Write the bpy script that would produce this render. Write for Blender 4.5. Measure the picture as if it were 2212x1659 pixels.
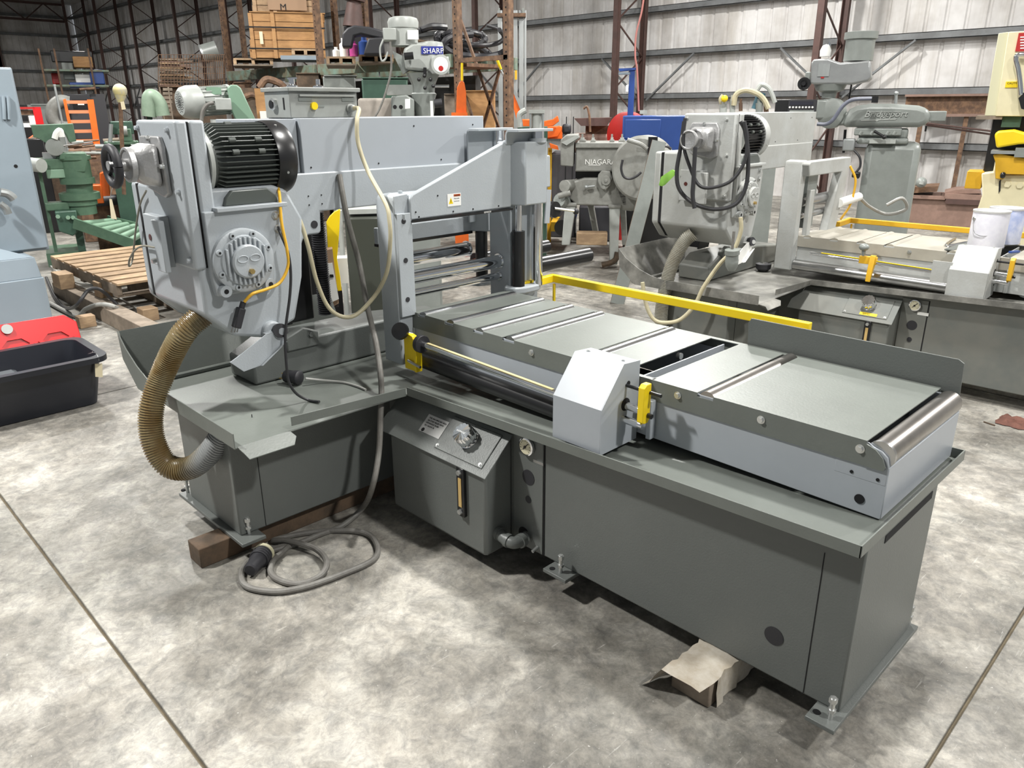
import bpy, bmesh, math, random
from mathutils import Vector, Matrix
from math import sin, cos, pi, radians, sqrt
random.seed(7)
for o in list(bpy.data.objects): bpy.data.objects.remove(o)
SC = bpy.context.scene; COL = SC.collection
V = Vector
# ------------------------------------------------------------ camera
F_PX = 1651.0; CX, CY = 1106.0, 829.5; CAM_H = 1.6
PITCH, YAW, ROLL = radians(19.813), radians(45.48), radians(-.285)
FW = V((-sin(YAW)*cos(PITCH), cos(YAW)*cos(PITCH), -sin(PITCH)))
_rt = V((cos(YAW), sin(YAW), 0)); _up = _rt.cross(FW)
RT = _rt*cos(ROLL)+_up*sin(ROLL); UP = _up*cos(ROLL)-_rt*sin(ROLL)
CAM = V((0, 0, CAM_H))
cam = bpy.data.objects.new('camera', bpy.data.cameras.new('camera')); COL.objects.link(cam)
cam.data.sensor_width = 36; cam.data.lens = F_PX*36/2212; cam.data.clip_end = 200; cam.data.clip_start = .05
R = Matrix((RT, UP, -FW)).transposed().to_4x4(); R.translation = CAM; cam.matrix_world = R
SC.camera = cam
# ------------------------------------------------------------ world, lamps, exposure
W = bpy.data.worlds.new('world'); SC.world = W; W.use_nodes = True
W.node_tree.nodes['Background'].inputs[0].default_value = (.90, .95, 1, 1)
W.node_tree.nodes['Background'].inputs[1].default_value = .24
SC.view_settings.view_transform = 'Standard'; SC.view_settings.look = 'None'
SC.view_settings.exposure = .30; SC.view_settings.gamma = 1; SC.view_settings.use_curve_mapping = False
LAMP_Z = 5.6
for lx, ly, e in ((-4.6, -1.4, 470), (-1.5, 3.55, 290), (-4.5, 7.6, 330), (3.2, 2.2, 330), (-9.5, 3.0, 380), (-7.0, 10.6, 300), (1.6, 9.8, 480), (-15, 9.0, 200), (-16, 2, 220), (-25, 8, 260), (-36, 7, 420)):
    L = bpy.data.lights.new('high_bay_lamp', 'AREA'); L.shape = 'DISK'; L.size = .45; L.energy = e; L.color = (1, .985, .95)
    o = bpy.data.objects.new('high_bay_lamp', L); COL.objects.link(o); o.location = (lx, ly, LAMP_Z)
# ------------------------------------------------------------ pixel -> point on a real plane of the room
def at(u, v, **k):
    d = FW+RT*((u-CX)/F_PX)-UP*((v-CY)/F_PX); (a, val), = k.items(); i = 'xyz'.index(a)
    return CAM+d*((val-CAM[i])/d[i])
def path(pts, **k):
    return [at(u, v, **k) for u, v in pts]
# ------------------------------------------------------------ materials
MATS = {}
def mat(name, rgb, rough=.5, metal=0, var=.0, vs=3., bump=0., bs=60., dirt=None, streak=1., coat=0., ramp=(.42, .62), emit=None):
    if name in MATS: return MATS[name]
    m = bpy.data.materials.new(name); m.use_nodes = True; nt = m.node_tree; N = nt.nodes; Lk = nt.links
    b = N['Principled BSDF']; c = (*rgb, 1)
    b.inputs['Base Color'].default_value = c; b.inputs['Roughness'].default_value = rough; b.inputs['Metallic'].default_value = metal
    b.inputs['Coat Weight'].default_value = coat
    if var or bump:
        tc = N.new('ShaderNodeTexCoord'); mp = N.new('ShaderNodeMapping'); Lk.new(tc.outputs['Object'], mp.inputs[0])
        mp.inputs['Scale'].default_value = (1, 1, streak)
    if var:
        n = N.new('ShaderNodeTexNoise'); n.inputs['Scale'].default_value = vs; n.inputs['Detail'].default_value = 8; n.inputs['Roughness'].default_value = .65
        Lk.new(mp.outputs[0], n.inputs[0])
        r = N.new('ShaderNodeValToRGB'); r.color_ramp.elements[0].position = ramp[0]; r.color_ramp.elements[1].position = ramp[1]
        d = dirt or tuple(x*.45 for x in rgb)
        mixd = tuple(a*(1-var)+q*var for a, q in zip(rgb, d))
        r.color_ramp.elements[0].color = (*mixd, 1); r.color_ramp.elements[1].color = c
        Lk.new(n.outputs[0], r.inputs[0]); Lk.new(r.outputs[0], b.inputs['Base Color'])
    if bump:
        n2 = N.new('ShaderNodeTexNoise'); n2.inputs['Scale'].default_value = bs; n2.inputs['Detail'].default_value = 3
        Lk.new(mp.outputs[0], n2.inputs[0]); bp = N.new('ShaderNodeBump'); bp.inputs['Strength'].default_value = bump; bp.inputs['Distance'].default_value = .002
        Lk.new(n2.outputs[0], bp.inputs['Height']); Lk.new(bp.outputs[0], b.inputs['Normal'])
    MATS[name] = m; return m
BODY = mat('paint_blue_grey', (.395, .427, .452), .38, var=.15, vs=2, bump=.25, bs=160)
BODYB = mat('paint_panel_blue', (.385, .415, .448), .35, var=.12, vs=2)
DARK = mat('paint_dark_grey', (.125, .135, .128), .42, var=.12, vs=2.5, bump=.3, bs=170)
DECK = mat('paint_deck_grey', (.148, .162, .148), .40, var=.3, vs=5, dirt=(.105, .115, .105), bump=.2, bs=120)
OLD = mat('old_paint_light', (.43, .445, .435), .5, var=.4, vs=4, dirt=(.28, .27, .24), bump=.3, bs=90)
OLDD = mat('old_paint_dark', (.13, .14, .13), .5, var=.4, vs=4, dirt=(.22, .21, .18))
OLDT = mat('worn_tray', (.27, .265, .24), .45, var=.75, vs=4, dirt=(.06, .06, .055))
OLDS = mat('worn_deck', (.36, .34, .29), .5, var=.4, vs=5, dirt=(.24, .225, .19))
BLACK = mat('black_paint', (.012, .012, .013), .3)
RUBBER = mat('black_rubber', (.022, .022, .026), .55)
BOXG = mat('control_box_grey', (.30, .315, .30), .42, var=.35, vs=9, dirt=(.20, .20, .18))
HOLE = mat('hole_black', (.006, .006, .007), .9)
CHROME = mat('chrome', (.80, .81, .83), .09, 1)
SATIN = mat('satin_chrome', (.46, .47, .48), .24, 1, var=.25, vs=8)
STEEL = mat('steel', (.55, .55, .55), .28, 1, var=.3, vs=12)
ROLL = mat('roller_steel', (.42, .40, .38), .30, 1, var=.35, vs=9, dirt=(.24, .22, .20))
ZINC = mat('zinc_bolt', (.62, .63, .62), .3, .85)
CAST = mat('cast_alu', (.46, .46, .46), .42, .55, var=.3, vs=14, bump=.6, bs=120)
YEL = mat('yellow_paint', (.86, .62, .008), .42, var=.1, vs=6)
YELD = mat('yellow_ochre', (.70, .40, .02), .45, var=.2, vs=5)
ORG = mat('orange_paint', (.80, .145, .015), .42, var=.2, vs=8)
RED = mat('red_paint', (.45, .02, .018), .4, var=.2, vs=5)
REDP = mat('red_plastic', (.62, .012, .015), .35)
BLUE = mat('blue_paint', (.028, .07, .26), .35, var=.15, vs=4)
GRN = mat('green_paint', (.085, .155, .10), .42, var=.35, vs=7, dirt=(.03, .07, .045))
LGRN = mat('light_green_paint', (.20, .32, .23), .4, var=.12, vs=4)
DGRN = mat('dark_green_paint', (.045, .10, .07), .45, var=.3, vs=6)
GRY = mat('machine_grey', (.27, .275, .255), .5, var=.45, vs=6, dirt=(.12, .115, .10), bump=.4, bs=60)
MGRY = mat('mill_grey', (.24, .26, .245), .38, var=.3, vs=5, dirt=(.14, .15, .14), bump=.3, bs=60)
GRYL = mat('light_machine_grey', (.40, .42, .40), .4, var=.3, vs=6, dirt=(.22, .23, .21))
WOOD = mat('pine_wood', (.46, .32, .19), .75, var=.6, vs=5, dirt=(.20, .13, .08), streak=3, bump=.5, bs=50)
WOODO = mat('orange_plywood', (.42, .23, .09), .65, var=.5, vs=5, dirt=(.24, .12, .045), streak=4)
WOODG = mat('weathered_wood', (.27, .22, .17), .85, var=.6, vs=8, dirt=(.12, .095, .07), bump=.6, bs=60)
WOODD = mat('dark_block_wood', (.12, .078, .048), .8, var=.7, vs=9, dirt=(.045, .035, .025), bump=.6, bs=60)
RUST = mat('rusty_steel', (.20, .115, .065), .75, var=.7, vs=14, dirt=(.06, .035, .025), bump=.5, bs=80)
BRN = mat('brown_primer', (.085, .045, .038), .6, var=.5, vs=10, dirt=(.05, .03, .025))
BRNL = mat('brown_primer_light', (.26, .165, .13), .6, var=.4, vs=7, dirt=(.13, .08, .06))
GALV = mat('galvanised', (.38, .40, .40), .45, .6, var=.35, vs=6, dirt=(.22, .23, .22), streak=.3)
GIRT = mat('girt_grey', (.19, .20, .205), .55, .2, var=.5, vs=3, dirt=(.075, .075, .075))
RACKG = mat('rack_green', (.17, .25, .20), .6, var=.7, vs=9, dirt=(.16, .11, .06))
CREAM = mat('cream_paint', (.72, .66, .44), .45, var=.12, vs=5)
WHITE = mat('white_label', (.80, .80, .77), .5)
PAPER = mat('tag_paper', (.72, .64, .44), .7)
BEIGE = mat('beige_cable', (.50, .45, .30), .5, var=.2, vs=20)
GCORD = mat('dirty_grey_cord', (.175, .17, .155), .6, var=.5, vs=25, dirt=(.10, .09, .08))
LCORD = mat('light_grey_cord', (.33, .33, .31), .5)
BCORD = mat('black_cord', (.03, .03, .033), .4)
YCORD = mat('yellow_cord', (.75, .42, .03), .4)
TOTE = mat('tote_black', (.018, .020, .027), .35)
CLEAR = mat('cloudy_plastic', (.10, .11, .12), .2)
BRASS = mat('brass', (.55, .40, .16), .35, .9)
BSTL = mat('blue_grey_sheet', (.27, .325, .37), .38, var=.12, vs=2)
MOTG = mat('motor_dark_green', (.075, .085, .078), .4)
GBALL = mat('faded_yellow', (.60, .52, .24), .6, var=.8, vs=14, dirt=(.42, .40, .34))
LIME = mat('lime_plastic', (.30, .62, .10), .5)
NAVY = mat('navy_label', (.03, .04, .25), .4)
RAG = mat('brown_rag', (.17, .075, .055), .9, var=.5, vs=20)
# ------------------------------------------------------------ objects
ORGN = {}
def tag(o, label=None, cat=None, group=None, kind=None):
    if label: o['label'] = label
    if cat: o['category'] = cat
    if group: o['group'] = group
    if kind: o['kind'] = kind
    return o
def thing(name, label, cat, loc=(0, 0, 0), rz=0, group=None, org=None):
    o = bpy.data.objects.new(name, None); COL.objects.link(o); o.empty_display_size = .05
    o.location = loc; o.rotation_euler = (0, 0, rz); ORGN[o.name] = V(org) if org is not None else V(loc)
    return tag(o, label, cat, group)
def orgof(o):
    while o.parent: o = o.parent
    return ORGN.get(o.name, V((0, 0, 0)))
def perp(d):
    d = d.normalized(); a = V((0, 0, 1)) if abs(d.z) < .9 else V((1, 0, 0))
    x = d.cross(a).normalized(); return x, d.cross(x).normalized()
def smooth_path(pts, sub=6):
    P = [V(p) for p in pts]
    if len(P) < 3: return P
    out = []
    for i in range(len(P)-1):
        p0 = P[i-1] if i else P[0]*2-P[1]; p1, p2 = P[i], P[i+1]; p3 = P[i+2] if i+2 < len(P) else P[-1]*2-P[-2]
        for k in range(sub):
            t = k/sub
            out.append(.5*((2*p1)+(p2-p0)*t+(2*p0-5*p1+4*p2-p3)*t*t+(3*p1-p0-3*p2+p3)*t**3))
    out.append(P[-1]); return out
GM = [None]
class MB:
    def __init__(s, M=None): s.v = []; s.f = []; s.M = M or GM[0]
    def add(s, vs, fs):
        n = len(s.v); s.v += [(s.M @ V(p)) if s.M else V(p) for p in vs]; s.f += [tuple(i+n for i in f) for f in fs]; return s
    def box(s, x0, x1, y0, y1, z0, z1):
        return s.add([(x0, y0, z0), (x1, y0, z0), (x1, y1, z0), (x0, y1, z0), (x0, y0, z1), (x1, y0, z1), (x1, y1, z1), (x0, y1, z1)],
                     [(0, 3, 2, 1), (4, 5, 6, 7), (0, 1, 5, 4), (1, 2, 6, 5), (2, 3, 7, 6), (3, 0, 4, 7)])
    def hexa(s, b, t):
        return s.add(list(b)+list(t), [(3, 2, 1, 0), (4, 5, 6, 7), (0, 1, 5, 4), (1, 2, 6, 5), (2, 3, 7, 6), (3, 0, 4, 7)])
    def beam(s, a, b, w, h, up=(0, 0, 1)):
        a, b = V(a), V(b); d = (b-a).normalized(); u = V(up)
        if abs(d.dot(u)) > .95: u = V((1, 0, 0))
        x = d.cross(u).normalized()*w/2; y = x.cross(d).normalized()*h/2
        return s.hexa([a-x-y, a+x-y, a+x+y, a-x+y], [b-x-y, b+x-y, b+x+y, b-x+y])
    def sheet(s, pts, n, th):
        n = V(n).normalized()*th; P = [V(p) for p in pts]; k = len(P)
        fs = [tuple(range(k)), tuple(range(2*k-1, k-1, -1))]+[(i, (i+k), (i+1) % k+k, (i+1) % k) for i in range(k)]
        return s.add(P+[p-n for p in P], fs)
    def prism(s, poly, ax, a, b):
        mk = {'x': lambda t, p: (t, p[0], p[1]), 'y': lambda t, p: (p[0], t, p[1]), 'z': lambda t, p: (p[0], p[1], t)}[ax]
        k = len(poly)
        return s.add([mk(a, p) for p in poly]+[mk(b, p) for p in poly], [tuple(range(k)), tuple(range(2*k-1, k-1, -1))]+[(i, i+k, (i+1) % k+k, (i+1) % k) for i in range(k)])
    def cyl(s, a, b, r, r2=None, n=20):
        a, b = V(a), V(b); r2 = r if r2 is None else r2; x, y = perp(b-a); vs = []
        for c, q in ((a, r), (b, r2)): vs += [c+x*cos(2*pi*i/n)*q+y*sin(2*pi*i/n)*q for i in range(n)]
        return s.add(vs, [tuple(range(n)), tuple(range(2*n-1, n-1, -1))]+[(i, i+n, (i+1) % n+n, (i+1) % n) for i in range(n)])
    def lathe(s, prof, c, d, n=24):
        c, d = V(c), V(d).normalized(); x, y = perp(d); vs = []; fs = []
        for r, h in prof: vs += [c+d*h+x*cos(2*pi*i/n)*r+y*sin(2*pi*i/n)*r for i in range(n)]
        for j in range(len(prof)-1): fs += [(j*n+i, (j+1)*n+i, (j+1)*n+(i+1) % n, j*n+(i+1) % n) for i in range(n)]
        if prof[0][0] > 1e-4: fs.append(tuple(range(n)))
        if prof[-1][0] > 1e-4: fs.append(tuple(range(len(prof)*n-1, (len(prof)-1)*n-1, -1)))
        return s.add(vs, fs)
    def tube(s, pts, r, n=8, sub=6, rf=None):
        P = smooth_path(pts, sub) if sub else [V(p) for p in pts]; k = len(P); vs = []; fs = []; px = None
        for i, p in enumerate(P):
            d = (P[min(i+1, k-1)]-P[max(i-1, 0)])
            if d.length < 1e-9: d = V((0, 0, 1))
            d.normalize()
            if px is None: px = perp(d)[0]
            px = (px-d*px.dot(d)).normalized(); py = d.cross(px); q = rf(i) if rf else r
            vs += [p+px*cos(2*pi*j/n)*q+py*sin(2*pi*j/n)*q for j in range(n)]
        for i in range(k-1): fs += [(i*n+j, i*n+(j+1) % n, (i+1)*n+(j+1) % n, (i+1)*n+j) for j in range(n)]
        fs += [tuple(range(n-1, -1, -1)), tuple(range((k-1)*n, k*n))]
        return s.add(vs, fs)
    def sphere(s, c, r, n=16, sz=1.):
        return s.lathe([(max(1e-5, r*sin(pi*i/(n//2))), -r*sz*cos(pi*i/(n//2))) for i in range(n//2+1)], c, (0, 0, 1), n)
    def hexbolt(s, p, d, r=.008, h=.006, w=True):
        p, d = V(p), V(d).normalized()
        if w: s.cyl(p, p+d*h*.3, r*1.45, n=14)
        return s.cyl(p+d*h*.3, p+d*h*1.3, r, n=6)
    def disc(s, p, d, r, n=18): p, d = V(p), V(d).normalized(); return s.cyl(p-d*.004, p+d*.0015, r, n=n)
    def text(s, txt, p, right, up, size, ext=.0008, align='LEFT'):
        cu = bpy.data.curves.new('t', 'FONT'); cu.body = txt; cu.size = size; cu.extrude = ext; cu.resolution_u = 2; cu.align_x = align
        o = bpy.data.objects.new('t', cu); COL.objects.link(o); dg = bpy.context.evaluated_depsgraph_get()
        me = bpy.data.meshes.new_from_object(o.evaluated_get(dg)); bpy.data.objects.remove(o)
        p, r, u = V(p), V(right).normalized(), V(up).normalized(); n = r.cross(u)
        s.add([p+r*v.co.x+u*v.co.y+n*v.co.z for v in me.vertices], [tuple(q.vertices) for q in me.polygons])
        bpy.data.meshes.remove(me); return s
    def build(s, name, m, parent=None, bev=0., label=None, kind=None, loc=None, smooth=True, ang=35):
        me = bpy.data.meshes.new(name)
        if parent is not None: o0 = orgof(parent)
        elif loc is not None: o0 = V(loc)
        else: o0 = V((0, 0, 0))
        me.from_pydata([v-o0 for v in s.v], [], s.f)
        bm = bmesh.new(); bm.from_mesh(me); bmesh.ops.recalc_face_normals(bm, faces=bm.faces); bm.to_mesh(me); bm.free()
        if smooth:
            me.shade_smooth(); me.set_sharp_from_angle(angle=radians(ang))
        me.materials.append(m); o = bpy.data.objects.new(name, me); COL.objects.link(o)
        if parent is not None: o.parent = parent
        elif loc is not None: o.location = loc; ORGN[o.name] = V(loc)
        if bev:
            b = o.modifiers.new('bevel', 'BEVEL'); b.width = bev; b.segments = 2; b.limit_method = 'ANGLE'; b.angle_limit = radians(40)
        if label: o['label'] = label
        if kind: o['kind'] = kind
        return o
def B(x0, x1, y0, y1, z0, z1): return MB().box(x0, x1, y0, y1, z0, z1)
def lone(mb, name, m, label, cat, group=None, bev=0, loc=None, **k):
    if loc is None:
        n = len(mb.v); loc = (sum(v.x for v in mb.v)/n, sum(v.y for v in mb.v)/n, min(v.z for v in mb.v))
    return tag(mb.build(name, m, None, bev, loc=loc, **k), label, cat, group)
# ------------------------------------------------------------ structure
def concrete():
    m = bpy.data.materials.new('concrete'); m.use_nodes = True; nt = m.node_tree; N = nt.nodes; Lk = nt.links; b = N['Principled BSDF']
    tc = N.new('ShaderNodeTexCoord')
    def noise(sc, det=8, ro=.6, dist=0):
        n = N.new('ShaderNodeTexNoise'); n.inputs['Scale'].default_value = sc; n.inputs['Detail'].default_value = det; n.inputs['Roughness'].default_value = ro; n.inputs['Distortion'].default_value = dist
        Lk.new(tc.outputs['Object'], n.inputs[0]); return n.outputs[0]
    def ramp(src, p0, c0, p1, c1):
        r = N.new('ShaderNodeValToRGB'); e = r.color_ramp.elements; e[0].position = p0; e[0].color = (*c0, 1); e[1].position = p1; e[1].color = (*c1, 1); Lk.new(src, r.inputs[0]); return r.outputs[0]
    def mix(t, f, a, c):
        x = N.new('ShaderNodeMix'); x.data_type = 'RGBA'; x.blend_type = t
        if isinstance(f, float): x.inputs[0].default_value = f
        else: Lk.new(f, x.inputs[0])
        Lk.new(a, x.inputs[6]); Lk.new(c, x.inputs[7]); return x.outputs[2]
    base = ramp(noise(1.1, 10, .7, .6), .38, (.25, .245, .225), .62, (.52, .505, .47))
    warm = ramp(noise(2.6, 8, .7, 1.2), .44, (.70, .69, .68), .60, (1, 1, 1))
    fine = ramp(noise(16, 10, .8, .8), .38, (.66, .66, .66), .58, (1.08, 1.06, 1.02))
    oil = ramp(noise(.62, 9, .78, .3), .42, (.40, .395, .39), .56, (1, 1, 1))
    def scratch(ang, sx, sy, lo, hi):
        mp = N.new('ShaderNodeMapping'); mp.inputs['Rotation'].default_value = (0, 0, radians(ang)); mp.inputs['Scale'].default_value = (sx, sy, 1); Lk.new(tc.outputs['Object'], mp.inputs[0])
        n = N.new('ShaderNodeTexNoise'); n.inputs['Scale'].default_value = 1; n.inputs['Detail'].default_value = 4; n.inputs['Roughness'].default_value = .7; Lk.new(mp.outputs[0], n.inputs[0]); return ramp(n.outputs[0], lo, (0, 0, 0), hi, (1, 1, 1))
    mid = ramp(noise(6.5, 10, .78, 1.6), .34, (.66, .665, .66), .62, (1.08, 1.07, 1.05))
    speck = ramp(noise(75, 4, .7), .66, (0, 0, 0), .72, (1, 1, 1))
    scr = N.new('ShaderNodeTexWave'); scr.inputs['Scale'].default_value = 2.1; scr.inputs['Distortion'].default_value = 26; scr.inputs['Detail'].default_value = 6; scr.inputs['Detail Scale'].default_value = 2.2
    Lk.new(tc.outputs['Object'], scr.inputs[0]); sr = ramp(scr.outputs[0], .0, (.80, .80, .80), .10, (1, 1, 1))
    c = mix('MULTIPLY', 1., base, warm); c = mix('MULTIPLY', 1., c, fine); c = mix('MULTIPLY', .85, c, oil); c = mix('MULTIPLY', .5, c, sr); c = mix('MULTIPLY', .8, c, mid)
    w = N.new('ShaderNodeRGB'); w.outputs[0].default_value = (.52, .51, .48, 1)
    c = mix('MIX', speck, c, w.outputs[0])
    for a_, q_ in ((35, .66), (-25, .67), (80, .68)):
        sc_ = scratch(a_, 70, 5, q_, q_+.05); ml = N.new('ShaderNodeMath'); ml.operation = 'MULTIPLY'; ml.inputs[1].default_value = .35; Lk.new(sc_, ml.inputs[0]); c = mix('MIX', ml.outputs[0], c, w.outputs[0])
    Lk.new(c, b.inputs['Base Color'])
    rr = ramp(noise(3, 5), .35, (.42, .42, .42), .65, (.72, .72, .72)); Lk.new(rr, b.inputs['Roughness'])
    bp = N.new('ShaderNodeBump'); bp.inputs['Strength'].default_value = .25; bp.inputs['Distance'].default_value = .004; Lk.new(noise(22, 6, .75), bp.inputs['Height']); Lk.new(bp.outputs[0], b.inputs['Normal'])
    return m
CONC = concrete()
JOINT = mat('joint_filler', (.16, .13, .085), .9, var=.5, vs=20)
fl = MB().box(-47, 8, -7, 15, -.12, -.012).build('floor', JOINT, kind='structure')
ORGN[fl.name] = V((0, 0, 0))
xs = [-47, -40.5, -36, -31.5, -27, -22.5, -18, -13.6, -9.2, -4.8, -.335, 4.1, 8]; ys = [-7, -4, .5, 5.0, 9.5, 15]
for i in range(len(xs)-1):
    for j in range(len(ys)-1):
        MB().box(xs[i]+.005, xs[i+1]-.005, ys[j]+.005, ys[j+1]-.005, -.1, 0).build('slab', CONC, fl, bev=.003)
def wallmat():
    m = bpy.data.materials.new('wall_lining'); m.use_nodes = True; nt = m.node_tree; N = nt.nodes; Lk = nt.links; b = N['Principled BSDF']
    tc = N.new('ShaderNodeTexCoord'); mp = N.new('ShaderNodeMapping'); mp.inputs['Scale'].default_value = (1, 1, .10); Lk.new(tc.outputs['Object'], mp.inputs[0])
    def nz(sc, src, det=7):
        n = N.new('ShaderNodeTexNoise'); n.inputs['Scale'].default_value = sc; n.inputs['Detail'].default_value = det; n.inputs['Roughness'].default_value = .7; Lk.new(src, n.inputs[0]); return n.outputs[0]
    r = N.new('ShaderNodeValToRGB'); e = r.color_ramp.elements; e[0].position = .34; e[0].color = (.50, .475, .44, 1); e[1].position = .56; e[1].color = (.66, .65, .64, 1); Lk.new(nz(2.2, mp.outputs[0]), r.inputs[0])
    r2 = N.new('ShaderNodeValToRGB'); e = r2.color_ramp.elements; e[0].position = .35; e[0].color = (.62, .60, .58, 1); e[1].position = .6; e[1].color = (1, 1, 1, 1); Lk.new(nz(.7, tc.outputs['Object'], 5), r2.inputs[0])
    x = N.new('ShaderNodeMix'); x.data_type = 'RGBA'; x.blend_type = 'MULTIPLY'; x.inputs[0].default_value = .8; Lk.new(r.outputs[0], x.inputs[6]); Lk.new(r2.outputs[0], x.inputs[7])
    Lk.new(x.outputs[2], b.inputs['Base Color']); b.inputs['Roughness'].default_value = .55
    return m
WALL = wallmat()
def ribwall(name, a, b, z1, nrm, step=.3):
    a, b = V(a), V(b); L = (b-a).length; d = (b-a)/L; n = V(nrm); vs = []; fs = []; k = int(L/step)
    prof = []
    for i in range(k): prof += [(i*step, 0), (i*step+step-.07, 0), (i*step+step-.05, .022), (i*step+step-.02, .022)]
    prof.append((L, 0))
    for s_, o_ in prof: p = a+d*s_-n*o_; vs += [(p.x, p.y, 0), (p.x, p.y, z1)]
    for i in range(len(prof)-1): fs.append((2*i, 2*i+2, 2*i+3, 2*i+1))
    return MB().add(vs, fs).build(name, WALL, kind='structure', smooth=False)
wb = ribwall('wall_back', (-46, 14.18, 0), (8, 14.18, 0), 7.2, (0, -1, 0))
wl = ribwall('wall_left', (-46.2, -7, 0), (-46.2, 14.2, 0), 7.2, (-1, 0, 0))
ceil_ = MB().hexa([(-46.3, -7, 6.9), (8, -7, 6.9), (8, 14.3, 6.6), (-46.3, 14.3, 6.6)], [(-46.3, -7, 7.0), (8, -7, 7.0), (8, 14.3, 6.7), (-46.3, 14.3, 6.7)]).build('ceiling', WALL, kind='structure')
k = 0
GZ = [.99, 1.83, 2.66, 3.47, 4.3, 5.15, 6.0]
for z in GZ:
    for (q0, q1) in (((-46, 14.05, z), (8, 14.05, z)),):
        a, b = V(q0), V(q1)
        m = MB().box(a.x, b.x, 14.0, 14.15, z+.045, z+.055).box(a.x, b.x, 14.0, 14.012, z-.055, z+.055).box(a.x, b.x, 14.0, 14.15, z-.055, z-.045)
        m.build('girt', GIRT, wb)
    MB().box(-46.15, -46.0, -7, 14.1, z-.06, z+.06).build('girt', GIRT, wl)
# built-up columns: two chords joined by lacing, one object each
def column(px_, n):
    t = thing('steel_column', 'brown steel lattice column against the back wall', 'column', (px_, 13.4, 0), group='lattice columns along the back wall')
    w = .11
    MB().beam((px_, 12.95, 0), (px_, 12.95, 6.7), w, .03, (0, 1, 0)).beam((px_+w/2, 12.99, 0), (px_+w/2, 12.99, 6.7), .012, .08, (0, 1, 0)).beam((px_-w/2, 12.99, 0), (px_-w/2, 12.99, 6.7), .012, .08, (0, 1, 0)).build('chord', BRN, t)
    MB().beam((px_, 13.9, 0), (px_, 13.9, 6.7), w, .03, (0, 1, 0)).beam((px_+w/2, 13.86, 0), (px_+w/2, 13.86, 6.7), .012, .08, (0, 1, 0)).beam((px_-w/2, 13.86, 0), (px_-w/2, 13.86, 6.7), .012, .08, (0, 1, 0)).build('chord', BRN, t)
    for sx in (-1, 1): MB().beam((px_+sx*.08, 13.97, 1.75), (px_+sx*1.15, 13.98, 2.6), .03, .05, (0, 1, 0)).build('knee_brace', GIRT, t)
    z = .1; s = 0
    while z < 6.3:
        y0, y1 = (12.98, 13.88) if s else (13.88, 12.98)
        MB().beam((px_, y0, z), (px_, y1, z+.62), .03, .018, (1, 0, 0)).build('lacing_bar', BRN, t); z += .62; s = 1-s
    return t
for i in range(10): column(-6.12-4.12*i, i)
for i in range(4):
    y = 10.4-4.2*i
    t = thing('steel_column', 'dark steel column against the far left wall', 'column', (-45.8, y, 0), group='columns on the far left wall')
    MB().box(-46, -45.6, y-.12, y+.12, 0, 6.9).box(-45.62, -45.6, y-.2, y+.2, 0, 6.9).build('chord', BRN, t)
# roof truss crossing the far end
def truss(xp, y0, y1, z, lab):
    t = thing('roof_truss', lab, 'roof truss', (xp, (y0+y1)/2, z), group=None)
    MB().beam((xp, y0, z+.75), (xp, y1, z+.75), .12, .1).build('top_chord', BRN, t); MB().beam((xp, y0, z), (xp, y1, z), .12, .1).build('bottom_chord', BRN, t)
    n = 14; dy = (y1-y0)/n
    for i in range(n):
        a, b = (z, z+.75) if i % 2 == 0 else (z+.75, z)
        MB().beam((xp, y0+i*dy, a), (xp, y0+(i+1)*dy, b), .05, .05, (1, 0, 0)).build('web_bar', BRN, t)
truss(-45.2, 1, 13.6, 5.75, 'dark roof truss above the far left wall')
truss(-32.3, 1, 13.6, 5.75, 'nearer dark roof truss at top left of the hall')
# ------------------------------------------------------------ the band saws
SO = V((-1.6, 1.9, 0))
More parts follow.
